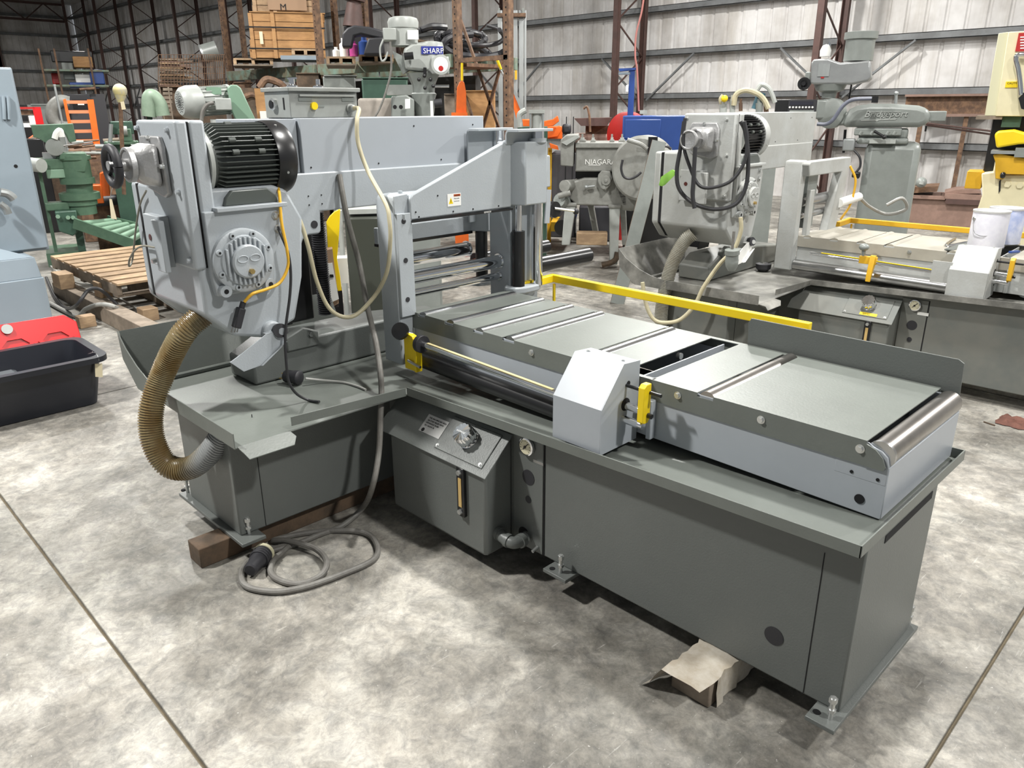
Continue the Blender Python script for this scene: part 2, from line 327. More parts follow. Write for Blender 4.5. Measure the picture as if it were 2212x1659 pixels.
# sizes of beam and head corrected against the identical second machine
BEAM_FIT = Matrix(((.961, 0, 0, 0), (0, .961, 0, 0), (0, 0, .961, .0624), (0, 0, 0, 1)))
HEAD_FIT = Matrix(((.935, 0, 0, 0), (0, .935, 0, 0), (0, 0, .935, .104), (0, 0, 0, 1)))
def saw(old, loc, rz):
    body, panel, dark, deck, tray_m = (OLD, OLD, OLDD, OLDS, OLDT) if old else (BODY, BODYB, DARK, DECK, DECK)
    r = thing('band_saw', 'older pale grey horizontal band saw with hoses coiled on its head, behind the other saw' if old else
              'large repainted grey horizontal band saw filling the foreground', 'band saw', loc, rz, org=SO)
    # --- base
    b1 = B(-2.95, -2.50, 1.03, 2.35, .095, .538).build('saw_base', dark, r, bev=.006)
    b2 = MB().hexa([(-2.51, 1.735, .095), (-.540, 1.735, .095), (-.540, 2.235, .095), (-2.51, 2.235, .095)], [(-2.51, 1.735, .538), (-.540, 1.735, .597), (-.540, 2.235, .597), (-2.51, 2.235, .538)]).build('bed_base', dark, r, bev=.005)
    MB().box(-.640, -.638, 1.7335, 1.74, .1, .54).build('panel_seam', HOLE, b2); MB().box(-1.609, -1.604, 1.7325, 1.74, .1, .54).build('panel_seam', HOLE, b2)
    MB().box(-2.5005, -2.4985, 1.13, 1.1325, .1, .56).build('panel_seam', HOLE, b1)
    MB().box(-1.753, -1.6095, 1.729, 1.737, .10, .54).build('gauge_panel', dark, b2, bev=.002)
    for (x, z, q) in ((-.74, .23, .028), (-1.678, .384, .029), (-1.678, .297, .014), (-1.70, .150, .026)):
        MB().disc((x, 1.729 if x < -1 else 1.735, z), (0, -1, 0), q, 24).build('hole_plug', HOLE if q == .026 else RUBBER, b2)
    MB().sheet([(-.5385, 1.85, .560), (-.5385, 2.19, .560), (-.5385, 2.19, .582), (-.5385, 1.85, .582)], (1, 0, 0), .002).build('slot', HOLE, b2)
    g = MB().lathe([(.030, 0), (.033, .004), (.033, .014), (.027, .016)], (-1.678, 1.728, .506), (0, -1, 0)).build('pressure_gauge', CHROME, b2)
    gm = MB().cyl((-1.678, 1.714, .506), (-1.678, 1.7115, .506), .027, n=24); gm.build('dial', mat('dial_face', (.62, .58, .42), .4), b2)
    gm = MB().beam((-1.688, 1.7105, .495), (-1.663, 1.7105, .522), .003, .001, (0, 1, 0)).cyl((-1.678, 1.7113, .506), (-1.678, 1.708, .506), .005, n=10)
    for i in range(11):
        a = radians(-40+26*i); gm.beam((-1.678+.020*cos(a), 1.711, .506+.020*sin(a)), (-1.678+.024*cos(a), 1.711, .506+.024*sin(a)), .0015, .001, (0, 1, 0))
    gm.build('needle', BLACK, b2)
    if old: MB().box(-1.66, -1.60, 1.7285, 1.73, .452, .47).build('label_strip', WHITE, b2)
    else: MB().box(-1.655, -1.608, 1.7283, 1.7293, .452, .462).build('label_strip', STEEL, b2)
    # foot plates and levelling bolts
    def foot(name, x0, x1, y0, y1, bolts):
        p = B(x0, x1, y0, y1, .082, .096).build(name, dark, r, bev=.002)
        for bx, by in bolts:
            MB().cyl((bx, by, .074), (bx, by, .165), .007, n=12).cyl((bx, by, .118), (bx, by, .128), .011, n=6).cyl((bx, by, .148), (bx, by, .162), .011, n=6).build('levelling_bolt', ZINC, p)
            MB().disc((bx-.035, by-.004, .096), (0, 0, 1), .010).build('bolt_hole', HOLE, p)
    foot('foot_plate', -.60, -.522, 1.663, 2.262, ((-.548, 1.70), (-.548, 2.25)))
    foot('foot_plate', -1.555, -1.45, 1.675, 1.80, ((-1.495, 1.70),))
    foot('foot_plate', -3.01, -2.44, 1.005, 1.10, ((-2.99, 1.035), (-2.495, 1.06)))
    # --- tray
    t = MB()
    def zl(x): return .578+(x+2.33)*.0307
    zf = lambda x: zl(x)-.030
    xs_ = [-2.33, -.547]
    # bed part floor, lips
    t.hexa([(-2.33, 1.672, zf(-2.33)-.004), (-.536, 1.672, zf(-.536)-.004), (-.536, 2.42, zf(-.536)-.004), (-2.33, 2.42, zf(-2.33)-.004)],
           [(-2.33, 1.672, zf(-2.33)), (-.536, 1.672, zf(-.536)), (-.536, 2.42, zf(-.536)), (-2.33, 2.42, zf(-2.33))])
    def lip(a, b, h=.034, th=.004, n=(0, 1, 0), za=None, zb=None):
        a, b, n = V(a), V(b), V(n)*th
        t.hexa([a-V((0, 0, h)), b-V((0, 0, h)), b+n-V((0, 0, h)), a+n-V((0, 0, h))], [a, b, b+n, a+n])
    lip((-2.285, 1.67, zl(-2.29)), (-.533, 1.67, zl(-.533)))
    lip((-.533, 2.425, zl(-.533)), (-.533, 1.67, zl(-.533)), n=(-1, 0, 0)); lip((-2.9, 2.425, .565), (-.533, 2.425, zl(-.533)), n=(0, -1, 0))
    # saw part floor
    t.prism([(-3.15, .965), (-2.286, .965), (-2.286, 1.671), (-2.331, 1.671), (-2.331, 2.42), (-3.15, 2.42)], 'z', .544, .548)
    lip((-2.92, .961, .60), (-2.285, .961, .60), h=.056); 
    lip((-2.283, 1.665, .578), (-2.283, 1.172, .60), n=(-1, 0, 0), h=.034)
    # spout
    t.sheet([(-2.29, .972, .549), (-2.29, 1.165, .549), (-2.245, 1.165, .543), (-2.235, 1.15, .518), (-2.235, .985, .518), (-2.245, .972, .543)], (0, 0, 1), .003)
    # chute end: inclined floor rising to the left
    t.sheet([(-3.15, .965, .548), (-3.15, 1.95, .548), (-3.262, 1.95, .756), (-3.262, .965, .756)], (1, 0, .5), .004)
    t.prism([(-3.262, .756), (-3.20, .70), (-3.10, .645), (-3.0, .612), (-2.91, .60), (-2.91, .541), (-3.13, .541), (-3.25, .64)], 'y', .957, .9615)
    tr = t.build('coolant_tray', tray_m, r, bev=.0015)
    MB().tube([(-3.13, .97, .556), (-3.13, 1.9, .556)], .012, n=10, sub=0).build('weld_bead', tray_m, tr)
    if not old:
        # --- oil tank
        k = MB().prism([(1.60, .078), (1.60, .40), (1.735, .51), (1.735, .078)], 'x', -2.318, -1.765).build('oil_tank', dark, r, bev=.012)
        lid = MB().sheet([(-2.385, 1.585, .402), (-1.748, 1.585, .402), (-1.748, 1.722, .527), (-2.385, 1.722, .527)], (0, -.67, .74), .004).build('tank_lid', dark, k, bev=.002)
    else:
        k = MB().prism([(1.60, .078), (1.60, .40), (1.735, .51), (1.735, .078)], 'x', -2.318, -1.765).build('oil_tank', dark, r, bev=.012)
        lid = MB().sheet([(-2.385, 1.585, .402), (-1.748, 1.585, .402), (-1.748, 1.722, .527), (-2.385, 1.722, .527)], (0, -.67, .74), .004).build('tank_lid', dark, k, bev=.002)
    n = V((0, -.675, .738)).normalized(); up = V((0, .738, .675)).normalized(); c0 = V((-2.385, 1.587, .404))
    lp = lambda u, v, h=0: c0+V((u, 0, 0))+up*v+n*h
    MB().sheet([lp(.34, .025, .004), lp(.60, .025, .004), lp(.60, .165, .004), lp(.34, .165, .004)], n, .004).build('cover_plate', dark, k, bev=.002)
    for u, v in ((.352, .037), (.585, .037)): MB().hexbolt(lp(u, v, .004), n, .005, .004).build('screw', ZINC, k)
    cc = lp(.475, .105, .004)
    MB().lathe([(.040, 0), (.040, .006), (.034, .008), (.034, .012)], cc, n).build('filler_neck', CHROME, k)
    cap = MB(); x_, y_ = perp(n); N_ = 72
    prof = [(.036, .010), (.040, .014), (.040, .050), (.036, .056), (.0001, .058)]; vs = []
    for rr_, h in prof:
        for i in range(N_): q = rr_*(1-.07*(cos(12*2*pi*i/N_) > .3)*(rr_ > .01)); vs.append(cc+n*h+x_*cos(2*pi*i/N_)*q+y_*sin(2*pi*i/N_)*q)
    cap.add(vs, [(j*N_+i, (j+1)*N_+i, (j+1)*N_+(i+1) % N_, j*N_+(i+1) % N_) for j in range(len(prof)-1) for i in range(N_)])
    cap.build('filler_cap', CHROME, k)
    if not old:
        MB().sheet([lp(.215, .06, .0012), lp(.335, .06, .0012), lp(.335, .135, .0012), lp(.215, .135, .0012)], n, .001).build('label_plate', mat('label_silver', (.45, .45, .44), .4, .3), k)
        tm = MB()
        for i, s in enumerate(('THIS MACHINE HAS BEEN', 'FACTORY FILLED WITH', 'HYDRAULIC FLUID', 'ISO GRADE 32')): tm.text(s, lp(.228, .120-i*.011, .0018), (1, 0, 0), up, .0088, .0003)
        tm.cyl(lp(.235, .070, .0018), lp(.235, .070, .0022), .008, n=16); tm.build('lettering', BLACK, k)
        MB().text('HYDRAULIC', cc+n*.0585+V((-.022, 0, 0))-up*.003, (1, 0, 0), up, .0085, .0006).build('lettering', ZINC, k)
    else:
        MB().sheet([lp(.44, .030, .006), lp(.54, .030, .006), lp(.54, .050, .006), lp(.44, .050, .006)], n, .001).build('label_plate', YEL, k)
        MB().text('ISO 32', lp(.455, .034, .0065), (1, 0, 0), up, .016, .0003).build('lettering', BLACK, k)
    sg = B(-1.90, -1.862, 1.585, 1.60, .205, .40).build('sight_glass', BLACK, k, bev=.003)
    B(-1.889, -1.873, 1.583, 1.586, .245, .36).build('oil_window', mat('amber_oil', (.55, .38, .15), .15), k)
    for z in (.225, .382): MB().cyl((-1.881, 1.585, z), (-1.881, 1.576, z), .010, n=6).build('screw', ZINC, k)
    e = MB().tube([(-1.765, 1.66, .155), (-1.72, 1.655, .15), (-1.685, 1.66, .148), (-1.675, 1.69, .148)], .022, n=14)
    e.tube([(-1.675, 1.68, .148), (-1.69, 1.75, .150)], .018, n=14, sub=0)
    for p, q in (((-1.765, 1.66, .155), (-1.750, 1.659, .154)), ((-1.715, 1.655, .150), (-1.70, 1.656, .149)), ((-1.675, 1.68, .148), (-1.677, 1.70, .148))): e.cyl(p, q, .026, n=16)
    el = e.build('pipe_elbow', dark, k)
    MB().cyl((-1.678, 1.700, .148), (-1.680, 1.712, .148), .0235, n=18).build('hose_clamp', CHROME, k)
    MB().cyl((-1.630, 1.728, .125), (-1.630, 1.700, .118), .006, n=8).build('drain_fitting', ZINC, b2)
    # --- conveyor
    cv = MB()
    yb0, yb1 = 1.875, 2.41
    cv.hexa([(-2.488, yb0, .632), (-.568, yb0, .606), (-.568, yb0+.005, .606), (-2.488, yb0+.005, .632)], [(-2.488, yb0, .795), (-.568, yb0, .755), (-.568, yb0+.005, .755), (-2.488, yb0+.005, .795)])
    cv.hexa([(-2.488, yb0, .79), (-.60, yb0, .79), (-.60, yb0+.005, .79), (-2.488, yb0+.005, .79)], [(-2.488, yb0, .804), (-.625, yb0, .804), (-.625, yb0+.005, .804), (-2.488, yb0+.005, .804)])
    cv.prism([(-.70, .70), (-.568, .70), (-.568, .755), (-.574, .777), (-.59, .79), (-.615, .797), (-.70, .797)], 'y', yb0-.0006, yb0+.006)
    cv.prism([(-.70, .70), (-.568, .70), (-.568, .755), (-.574, .777), (-.59, .79), (-.615, .797), (-.70, .797)], 'y', yb1-.006, yb1+.003)
    cv.hexa([(-2.488, yb1-.005, .632), (-.568, yb1-.005, .606), (-.568, yb1, .606), (-2.488, yb1, .632)], [(-2.488, yb1-.005, .80), (-.568, yb1-.005, .755), (-.568, yb1, .755), (-2.488, yb1, .80)])
    cv.box(-.572, -.566, yb0, yb1, .608, .752)
    fr = cv.build('conveyor_frame', panel, r, bev=.002)
    for u, z, q in ((-.655, .713, .0045), (-.589, .713, .0045), (-.625, .645, .013)): MB().disc((u, yb0-.001, z), (0, -1, 0), q).build('bolt_hole', HOLE, fr)
    slots = [(-2.452, -2.405), (-2.281, -2.229), (-2.113, -2.056), (-1.952, -1.889), (-1.602, -1.548), (-1.40, -1.286), (-1.122, -1.068)]
    dk = MB(); xx = -2.488
    for i, (a, b) in enumerate(slots): dk.box(xx, a, 1.872, 2.395, .807, .810); xx = b
    dk.box(xx, -.628, 1.872, 2.395, .807, .810).box(-2.488, -.628, 2.395, 2.413, .807, .810)
    dk.box(-1.41, -1.28, 1.872, 1.888, .807, .810)
    xx = -2.488
    for a, b in slots+[(-.628, 0)]:
        if a == -1.40: continue
        dk.hexa([(xx, 1.869, .742), (a, 1.869, .742), (a, 1.872, .742), (xx, 1.872, .742)], [(xx, 1.869, .810), (a, 1.869, .810), (a, 1.872, .810), (xx, 1.872, .810)]); 
        if a < -.7: dk.box(a, b, 1.869, 1.872, .742, .797)
        xx = b
    dk.prism([(-.628, .742), (-.578, .742), (-.574, .752), (-.584, .775), (-.603, .792), (-.628, .802)], 'y', 1.867, 1.872)
    dk.box(-2.488, -.628, 2.413, 2.416, .742, .810)
    ds = dk.build('deck_sheet', deck, r, bev=0)
    for x in (-1.80, -1.187, -.914, -.641): MB().cyl((x, 1.869, .784), (x, 1.8665, .784), .012, n=16).cyl((x, 1.867, .784), (x, 1.860, .784), .008, n=6).build('deck_bolt', ZINC, ds)
    for i, (a, b) in enumerate(slots):
        if i == 5: continue
        c = (a+b)/2+.004; MB().cyl((c, 1.876, .789), (c, 2.398, .789), .0295, n=28).build('roller', OLDS if old else SATIN if i < 5 else ROLL, fr)
    MB().cyl((-.596, 1.884, .776), (-.596, 2.404, .776), .0345, n=36).build('end_roller', ROLL, fr)
    MB().lathe([(.037, 0), (.037, .012)], (-.596, 1.882, .776), (0, 1, 0), 28).build('roller_flange', STEEL, fr)
    MB().prism([(-1.345, .69), (-1.345, .80), (-1.340, .80), (-1.340, .694), (-1.25, .694), (-1.25, .69)], 'y', 1.89, 2.39).build('cross_member', panel, fr)
    MB().cyl((-1.395, 2.2, .785), (-1.41, 2.2, .785), .012, n=14).build('bolt_end', ZINC, fr)
    MB().box(-2.48, -.58, 1.9, 2.39, .62, .625).build('bottom_pan', HOLE, fr)
    if not old:
        MB().prism([(-1.268, .780), (-1.275, .885), (-1.265, .903), (-.600, .903), (-.583, .893), (-.578, .78), (-.64, .765)], 'y', 2.425, 2.430).build('material_guide', dark, r, bev=.001)
        MB().box(-1.2, -.65, 2.412, 2.426, .77, .785).build('guide_bracket', dark, fr)
    # yellow guard rail
    yl = YELD if old else YEL
    rl = MB(); yr = 2.72
    rl.beam((-2.48, yr, .824), (-1.18, yr, .828), .03, .035).beam((-2.48, yr+.015, .824), (-2.48, 2.50, .818), .03, .035).beam((-2.46, yr-.01, .80), (-2.46, yr-.01, .60), .012, .012).beam((-1.22, yr, .80), (-1.22, yr-.3, .70), .03, .02)
    rl.build('guard_rail', yl, r, bev=.003)
    MB().beam((-2.46, 2.71, .6), (-2.46, 2.42, .56), .02, .02).build('rail_arm', yl, r)
    # --- length stop
    MB().cyl((-2.36, 1.79, .722), (-1.25, 1.79, .688), .0125, n=18).build('stop_rod', CHROME, r)
    MB().beam((-2.29, 1.7865, .7332), (-1.62, 1.7865, .7125), .012, .002).build('scale_strip', YEL if old else mat('scale_tape', (.60, .52, .28), .4), r)
    MB().cyl((-2.48, 1.845, .628), (-1.5, 1.845, .612), .034, n=28).build('feed_cylinder', BLACK if not old else STEEL, r)
    sc = MB().prism([(1.685, .60), (1.685, .745), (1.785, .868), (1.866, .862), (1.866, .60)], 'x', -1.528, -1.332).build('stop_gearcase', panel, r, bev=.0015)
    MB().prism([(1.683, .598), (1.683, .746), (1.784, .870), (1.866, .864), (1.866, .60)], 'x', -1.331, -1.329).build('gearcase_end_plate', panel, sc)
    for p in ((-1.50, 1.82, .867), (-1.36, 1.82, .867)): MB().hexbolt(p, (0, 0, 1), .005, .003).build('screw', ZINC, sc)
    [MB().disc(p, (1, 0, 0), q).build(nm, HOLE, sc) for p, q, nm in (((-1.329, 1.80, .735), .021, 'shaft_seal'), ((-1.329, 1.81, .802), .008, 'bolt_hole'), ((-1.329, 1.845, .66), .006, 'bolt_hole'))]
    MB().cyl((-1.33, 1.80, .732), (-1.245, 1.80, .730), .0125, n=18).build('stop_shaft', CHROME, sc)
    MB().prism([(1.77, .705), (1.77, .815), (1.782, .825), (1.806, .825), (1.806, .712), (1.797, .700), (1.78, .700)], 'x', -1.262, -1.240).build('stop_handle', yl, r, bev=.002)
    MB().cyl((-1.33, 1.80, .798), (-1.20, 1.80, .796), .0055, n=10).cyl((-1.24, 1.795, .725), (-1.225, 1.795, .724), .008, n=12).build('lock_screw', BLACK, r)
    MB().box(-1.28, -1.262, 1.845, 1.87, .62, .75).build('gearcase_rib', panel, sc, bev=.003)
    if not old:
        MB().prism([(-2.43, .60), (-2.43, .735), (-2.405, .752), (-2.375, .745), (-2.36, .72), (-2.36, .60)], 'y', 1.775, 1.80).build('stop_block', yl, r, bev=.002)
        MB().prism([(-2.36, .60), (-2.35, .60), (-2.345, .70), (-2.36, .72)], 'y', 1.77, 1.80).build('stop_block_edge', yl, r)
        MB().lathe([(.034, -.012), (.036, -.010), (.036, .010), (.034, .012)], (-2.335, 1.79, .720), (1, 0, 0), 20).build('stop_collar', RUBBER, r)
        MB().cyl((-2.40, 1.77, .640), (-2.315, 1.765, .632), .006, n=8).build('stop_pin', STEEL, r)
        MB().cyl((-2.43, 1.78, .742), (-2.40, 1.80, .735), .016, n=16).build('knob_stem', CHROME, r)
        MB().lathe([(.012, -.02), (.030, -.012), (.036, 0), (.034, .014), (.0001, .018)], (-2.42, 1.755, .762), (.45, -.75, .45), 20).build('clamp_knob', BLACK, r)
    else:
        MB().box(-2.05, -1.95, 1.77, 1.80, .70, .745).prism([(1.74, .60), (1.74, .64), (1.765, .755), (1.79, .755), (1.79, .70)], 'x', -1.985, -1.955).build('stop_block', yl, r, bev=.002)
        MB().sphere((-2.03, 1.77, .80), .03, sz=.75).cyl((-2.03, 1.77, .80), (-2.03, 1.78, .75), .012, n=12).build('clamp_knob', MGRY, r)
        MB().box(-1.62, -1.52, 1.70, 1.71, .66, .78).build('gearcase_plate', panel, sc)
    # --- vise frames
    def holeset(name, pts, d, q, par, m_=HOLE):
        for p in pts: MB().disc(p, d, q, 14).build(name, m_, par)
    fc = MB().prism([(1.80, .592), (1.80, 1.262), (1.812, 1.280), (1.872, 1.285), (1.872, .592)], 'x', -2.603, -2.486).build('front_vise_column', body, r, bev=.006)
    if not old:
        B(-2.487, -2.470, 1.803, 1.876, .80, 1.215).build('wear_plate', body, fc, bev=.002)
        holeset('bolt_hole', [(-2.4698, 1.835, z) for z in (1.185, 1.03, .87)], (1, 0, 0), .0105, fc, RUBBER)
        B(-2.60, -2.50, 1.86, 2.46, 1.255, 1.283).build('vise_cross_beam', body, r, bev=.006)
        MB().prism([(1.805, 1.16), (1.805, 1.28), (1.87, 1.285), (1.87, 1.16)], 'x', -2.49, -2.484).build('column_cap', body, fc)
        vp = MB().prism([(1.868, 1.185), (1.868, 1.268), (1.885, 1.285), (2.405, 1.472), (2.43, 1.472), (2.43, 1.188)], 'x', -2.492, -2.468).build('sloped_cover_plate', body, r, bev=.006)
        holeset('bolt_hole', [(-2.4678, y, z) for y, z in ((1.895, 1.215), (1.91, 1.195), (2.01, 1.27), (2.09, 1.20), (2.2, 1.20), (2.35, 1.20))], (1, 0, 0), .0035, vp)
        MB().box(-2.49, -2.46, 1.872, 2.43, 1.176, 1.184).build('wear_strip', BLACK, vp)
        MB().text('SEMINOX', (-2.4595, 2.255, 1.178), (0, 1, 0), (0, 0, 1), .010, .0003).build('lettering', WHITE, vp)
        dc = B(-2.4675, -2.4665, 2.06, 2.133, 1.222, 1.272).build('warning_label', WHITE, vp)
        MB().sheet([(-2.4662, 2.066, 1.232), (-2.4662, 2.090, 1.232), (-2.4662, 2.078, 1.258)], (1, 0, 0), .0003).build('warning_triangle', YEL, dc)
        MB().box(-2.4665, -2.4661, 2.094, 2.13, 1.260, 1.269).build('warning_header', mat('warning_orange', (.45, .09, .02), .5), dc)
        MB().prism([(2.077, 1.237), (2.079, 1.237), (2.079, 1.250), (2.077, 1.250)], 'x', -2.4662, -2.4655).build('hazard_symbol', BLACK, dc)
        tm = MB().text('Pinch point.', (-2.4661, 2.095, 1.250), (0, 1, 0), (0, 0, 1), .0062, .0002).text('Keep hands clear', (-2.4661, 2.095, 1.240), (0, 1, 0), (0, 0, 1), .0042, .0002).text('WARNING', (-2.4658, 2.098, 1.262), (0, 1, 0), (0, 0, 1), .006, .0002)
        tm.build('lettering', BLACK, dc)
        MB().cyl((-2.55, 1.885, 1.285), (-2.55, 1.885, 1.293), .010, n=6).build('cap_bolt', body, fc)
        MB().beam((-2.50, 1.86, 1.20), (-2.47, 1.83, 1.20), .02, .022).cyl((-2.55, 1.84, 1.19), (-2.50, 1.84, 1.20), .006, n=10).build('vise_lug', body, fc)
        for j, (dx, zb, zt) in enumerate(((0, 1.195, 1.465), (-.25, 1.055, 1.33))):
            x0 = -2.49+dx
            pl = [(x0, 2.42), (x0+.07, 2.445), (x0+.075, 2.50), (x0+.07, 2.60), (x0-.02, 2.61), (x0-.06, 2.50)]
            cb = MB().prism([(x0-.06, 2.42), (x0+.012, 2.425), (x0+.075, 2.465), (x0+.075, 2.605), (x0-.06, 2.605)], 'z', zb, zt).build('vise_cylinder_block', body, r, bev=.006)
            MB().cyl((x0+.045, 2.572, .82), (x0+.045, 2.572, 1.508), .026, n=28).build('guide_post', CHROME, r)
            MB().cyl((x0+.03, 2.465, 1.07), (x0+.03, 2.465, zb), .015, n=18).build('piston_rod', CHROME, r)
            MB().cyl((x0+.03, 2.465, .82), (x0+.03, 2.465, 1.08 if j == 0 else 1.055), .029, n=26).build('vise_cylinder', BLACK, r)
            MB().prism([(x0-.03, 2.43), (x0+.0, 2.405), (x0+.05, 2.42), (x0+.07, 2.47), (x0+.07, 2.56), (x0+.045, 2.60), (x0-.03, 2.60)], 'z', .795, .828).build('cylinder_foot', body, r, bev=.008)
            zp = 1.455 if j == 0 else 1.10
            tb = MB().prism([(x0+.018, zp), (x0+.018, 1.49), (x0+.022, 1.505), (x0+.034, 1.518), (x0+.098, 1.518), (x0+.098, 1.506), (x0+.036, 1.506), (x0+.030, 1.50), (x0+.028, 1.49), (x0+.028, zp)], 'y', 2.395, 2.615).build('post_top_bracket', body, r, bev=.002)
            MB().cyl((x0+.05, 2.565, zt-.005), (x0+.05, 2.565, zt+.012), .04, n=24).build('post_collar', body, r)
        bc = B(-2.638, -2.50, 2.452, 2.49, .70, 1.20).build('rear_vise_column', body, r, bev=.004)
        holeset('bolt_hole', [(-2.5, 2.47, 1.10)], (0, -1, 0), .01, bc)
        B(-2.50, -2.488, 2.44, 2.62, .70, 1.20).build('rear_column_face', body, r)
        for (x, z, q) in ((-2.575, .93, .030), (-2.575, .862, .017), (-2.80, .96, .034)):
            MB().cyl((x, 1.874 if x > -2.7 else 2.02, z), (x, 2.453, z), q, n=28).lathe([(q+.006, 0), (q+.006, .006)], (x, 2.446, z), (0, 1, 0), 24).build('guide_bar', CHROME, r)
        B(-2.76, -2.735, 1.89, 2.43, 1.055, 1.125).build('rear_vise_plate', body, r, bev=.003); MB().box(-2.762, -2.732, 1.89, 2.43, 1.045, 1.057).build('rear_wear_strip', BLACK, r)
        MB().cyl((-2.80, 2.50, .90), (-2.80, 3.02, .905), .034, n=26).build('clamp_cylinder', BLACK, r)
        MB().cyl((-2.55, 2.50, .885), (-2.56, 3.08, .878), .037, n=26).build('long_cylinder', BLACK, r)
        MB().tube(path([(1170, 585), (1195, 578), (1225, 568), (1240, 566)], x=-2.54), .008).build('hydraulic_hose', BCORD, r)
        MB().cyl(at(1228, 566, x=-2.54), at(1262, 562, x=-2.54), .010, n=10).build('hose_fitting', BRASS, r)
        # limit-switch arm with ball handle behind the post
        MB().prism([(2.62, 1.40), (2.665, 1.40), (2.67, 1.26), (2.62, 1.26)], 'x', -2.50, -2.455).build('switch_cover', body, r, bev=.004)
        MB().beam((-2.44, 2.64, 1.25), (-2.44, 2.63, 1.10), .03, .008).build('switch_arm', panel, r)
        MB().cyl(at(1190, 452, x=-2.50), at(1190, 452, x=-2.50)+V((.03, 0, 0)), .038, n=20).build('handle_hub', BLACK, r)
        MB().cyl(at(1198, 450, x=-2.47), at(1240, 456, x=-2.42), .006, n=10).build('handle_rod', ZINC, r); MB().sphere(at(1244, 457, x=-2.42), .015).build('ball_knob', RUBBER, r)
    else:
        MB().prism([(1.82, 1.19), (1.80, 1.262), (1.82, 1.28), (2.46, 1.28), (2.48, 1.262), (2.36, .80), (2.22, .80), (2.34, 1.19)], 'x', -2.50, -2.44).build('vise_frame', body, r, bev=.006)
        MB().prism([(1.90, .80), (1.90, 1.10), (1.96, 1.10), (1.96, .80)], 'x', -2.48, -2.45).build('frame_post', body, r, bev=.004)
        MB().box(-2.60, -2.5, 1.95, 2.1, .85, 1.2).build('valve_plate', MGRY, r)
        for z, q in ((1.02, .034), (.93, .024)): MB().cyl((-2.52, 1.9, z), (-2.52, 2.35, z), q, n=24).build('guide_bar', STEEL, r)
        MB().cyl((-2.44, 2.36, .98), (-2.42, 2.66, 1.0), .03, n=20).build('clamp_cylinder', WHITE, r)
        MB().tube([(-2.44, 2.47, 1.22), (-2.40, 2.50, 1.12), (-2.42, 2.52, .96), (-2.45, 2.46, .86)], .008).build('yellow_hose', YCORD, r)
        MB().tube([(-2.42, 2.66, 1.0), (-2.38, 2.8, .92), (-2.3, 2.95, .86), (-2.2, 3.02, .90), (-2.22, 2.95, .98), (-2.3, 2.9, .93)], .012).build('vise_hose', LCORD, r)
    # --- beam
    GM[0] = BEAM_FIT
    MB().prism([(1.545, 1.36), (2.60, 1.36), (2.60, 1.205), (1.69, 1.205), (1.685, 1.125), (1.675, 1.115), (1.625, 1.115), (1.60, 1.10), (1.555, 1.02), (1.40, 1.0), (1.40, 1.30), (1.53, 1.33)], 'x', -2.89, -2.84).build('saw_frame_arm', body, r, bev=.006)
    holeset('bolt_hole', [(-2.8398, 1.655, 1.155)], (1, 0, 0), .016, r, RUBBER)
    bc = B(-3.12, -2.85, 1.637, 2.62, 1.357, 1.568).build('beam_cover', panel, r, bev=.0025)
    B(-3.12, -2.87, 1.42, 1.632, 1.36, 1.566).build('beam_end_cover', panel, r, bev=.002)
    holeset('bolt_hole', [(-2.8498, 1.67, 1.38), (-2.8498, 2.0, 1.38), (-2.8498, 2.35, 1.38), (-2.8498, 2.2, 1.53), (-2.8498, 2.55, 1.53)], (1, 0, 0), .0035, bc)
    holeset('bolt_hole', [(-2.8398, 1.64, 1.27), (-2.8398, 1.70, 1.27), (-2.8398, 1.64, 1.235), (-2.8398, 1.70, 1.235)], (1, 0, 0), .003, bc)
    # --- wheel housing
    GM[0] = HEAD_FIT
    oc = [(1.118, 1.335), (1.118, .885), (1.22, .785), (1.345, .752), (1.48, .80), (1.53, .97), (1.555, 1.20), (1.50, 1.31), (1.44, 1.335)]
    wh = MB().prism(oc, 'x', -3.235, -2.75).build('wheel_housing', body, r, bev=.012)
    MB().prism([(y*.985+.018, z*.985+.016) for y, z in oc], 'x', -3.248, -3.23).build('door_seal', HOLE, wh)
    MB().prism(oc, 'x', -3.30, -3.245).build('wheel_door', body, wh, bev=.012)
    gh = MB().prism([(1.15, 1.03), (1.15, 1.26), (1.455, 1.26), (1.455, 1.17), (1.40, 1.08), (1.385, .955), (1.16, .955)], 'x', -2.77, -2.715).build('gear_plate', body, r, bev=.004)
    MB().box(-2.98, -2.695, 1.19, 1.465, 1.257, 1.272).build('motor_shelf', body, gh, bev=.002)
    for y, z in ((1.42, 1.225), (1.425, 1.175)): MB().hexbolt((-2.715, y, z), (1, 0, 0), .011, .010).build('hex_bolt', ZINC if not old else OLD, gh)
    GC = V((-2.715, 1.268, 1.078))
    gd = MB().lathe([(.117, 0), (.117, .022), (.111, .026), (.094, .026), (.090, .034), (.0001, .034)], GC, (1, 0, 0), 48).build('gear_cover', body, gh)
    for a in range(8):
        q = radians(22+45*a); MB().lathe([(.012, 0), (.011, .008), (.005, .009)], GC+V((.024, .102*cos(q), .102*sin(q))), (1, 0, 0), 14).build('cover_boss', body, gd)
        MB().disc(GC+V((.033, .102*cos(q), .102*sin(q))), (1, 0, 0), .0045, 10).build('screw_hole', HOLE, gd)
    for y, z in ((1.182, .975), (1.358, .975)):
        MB().lathe([(.022, -.02), (.022, .012), (.009, .012)], (-2.70, y, z), (1, 0, 0), 16).build('cover_boss', body, gd); MB().disc((-2.688, y, z), (1, 0, 0), .009, 12).build('screw_hole', HOLE, gd)
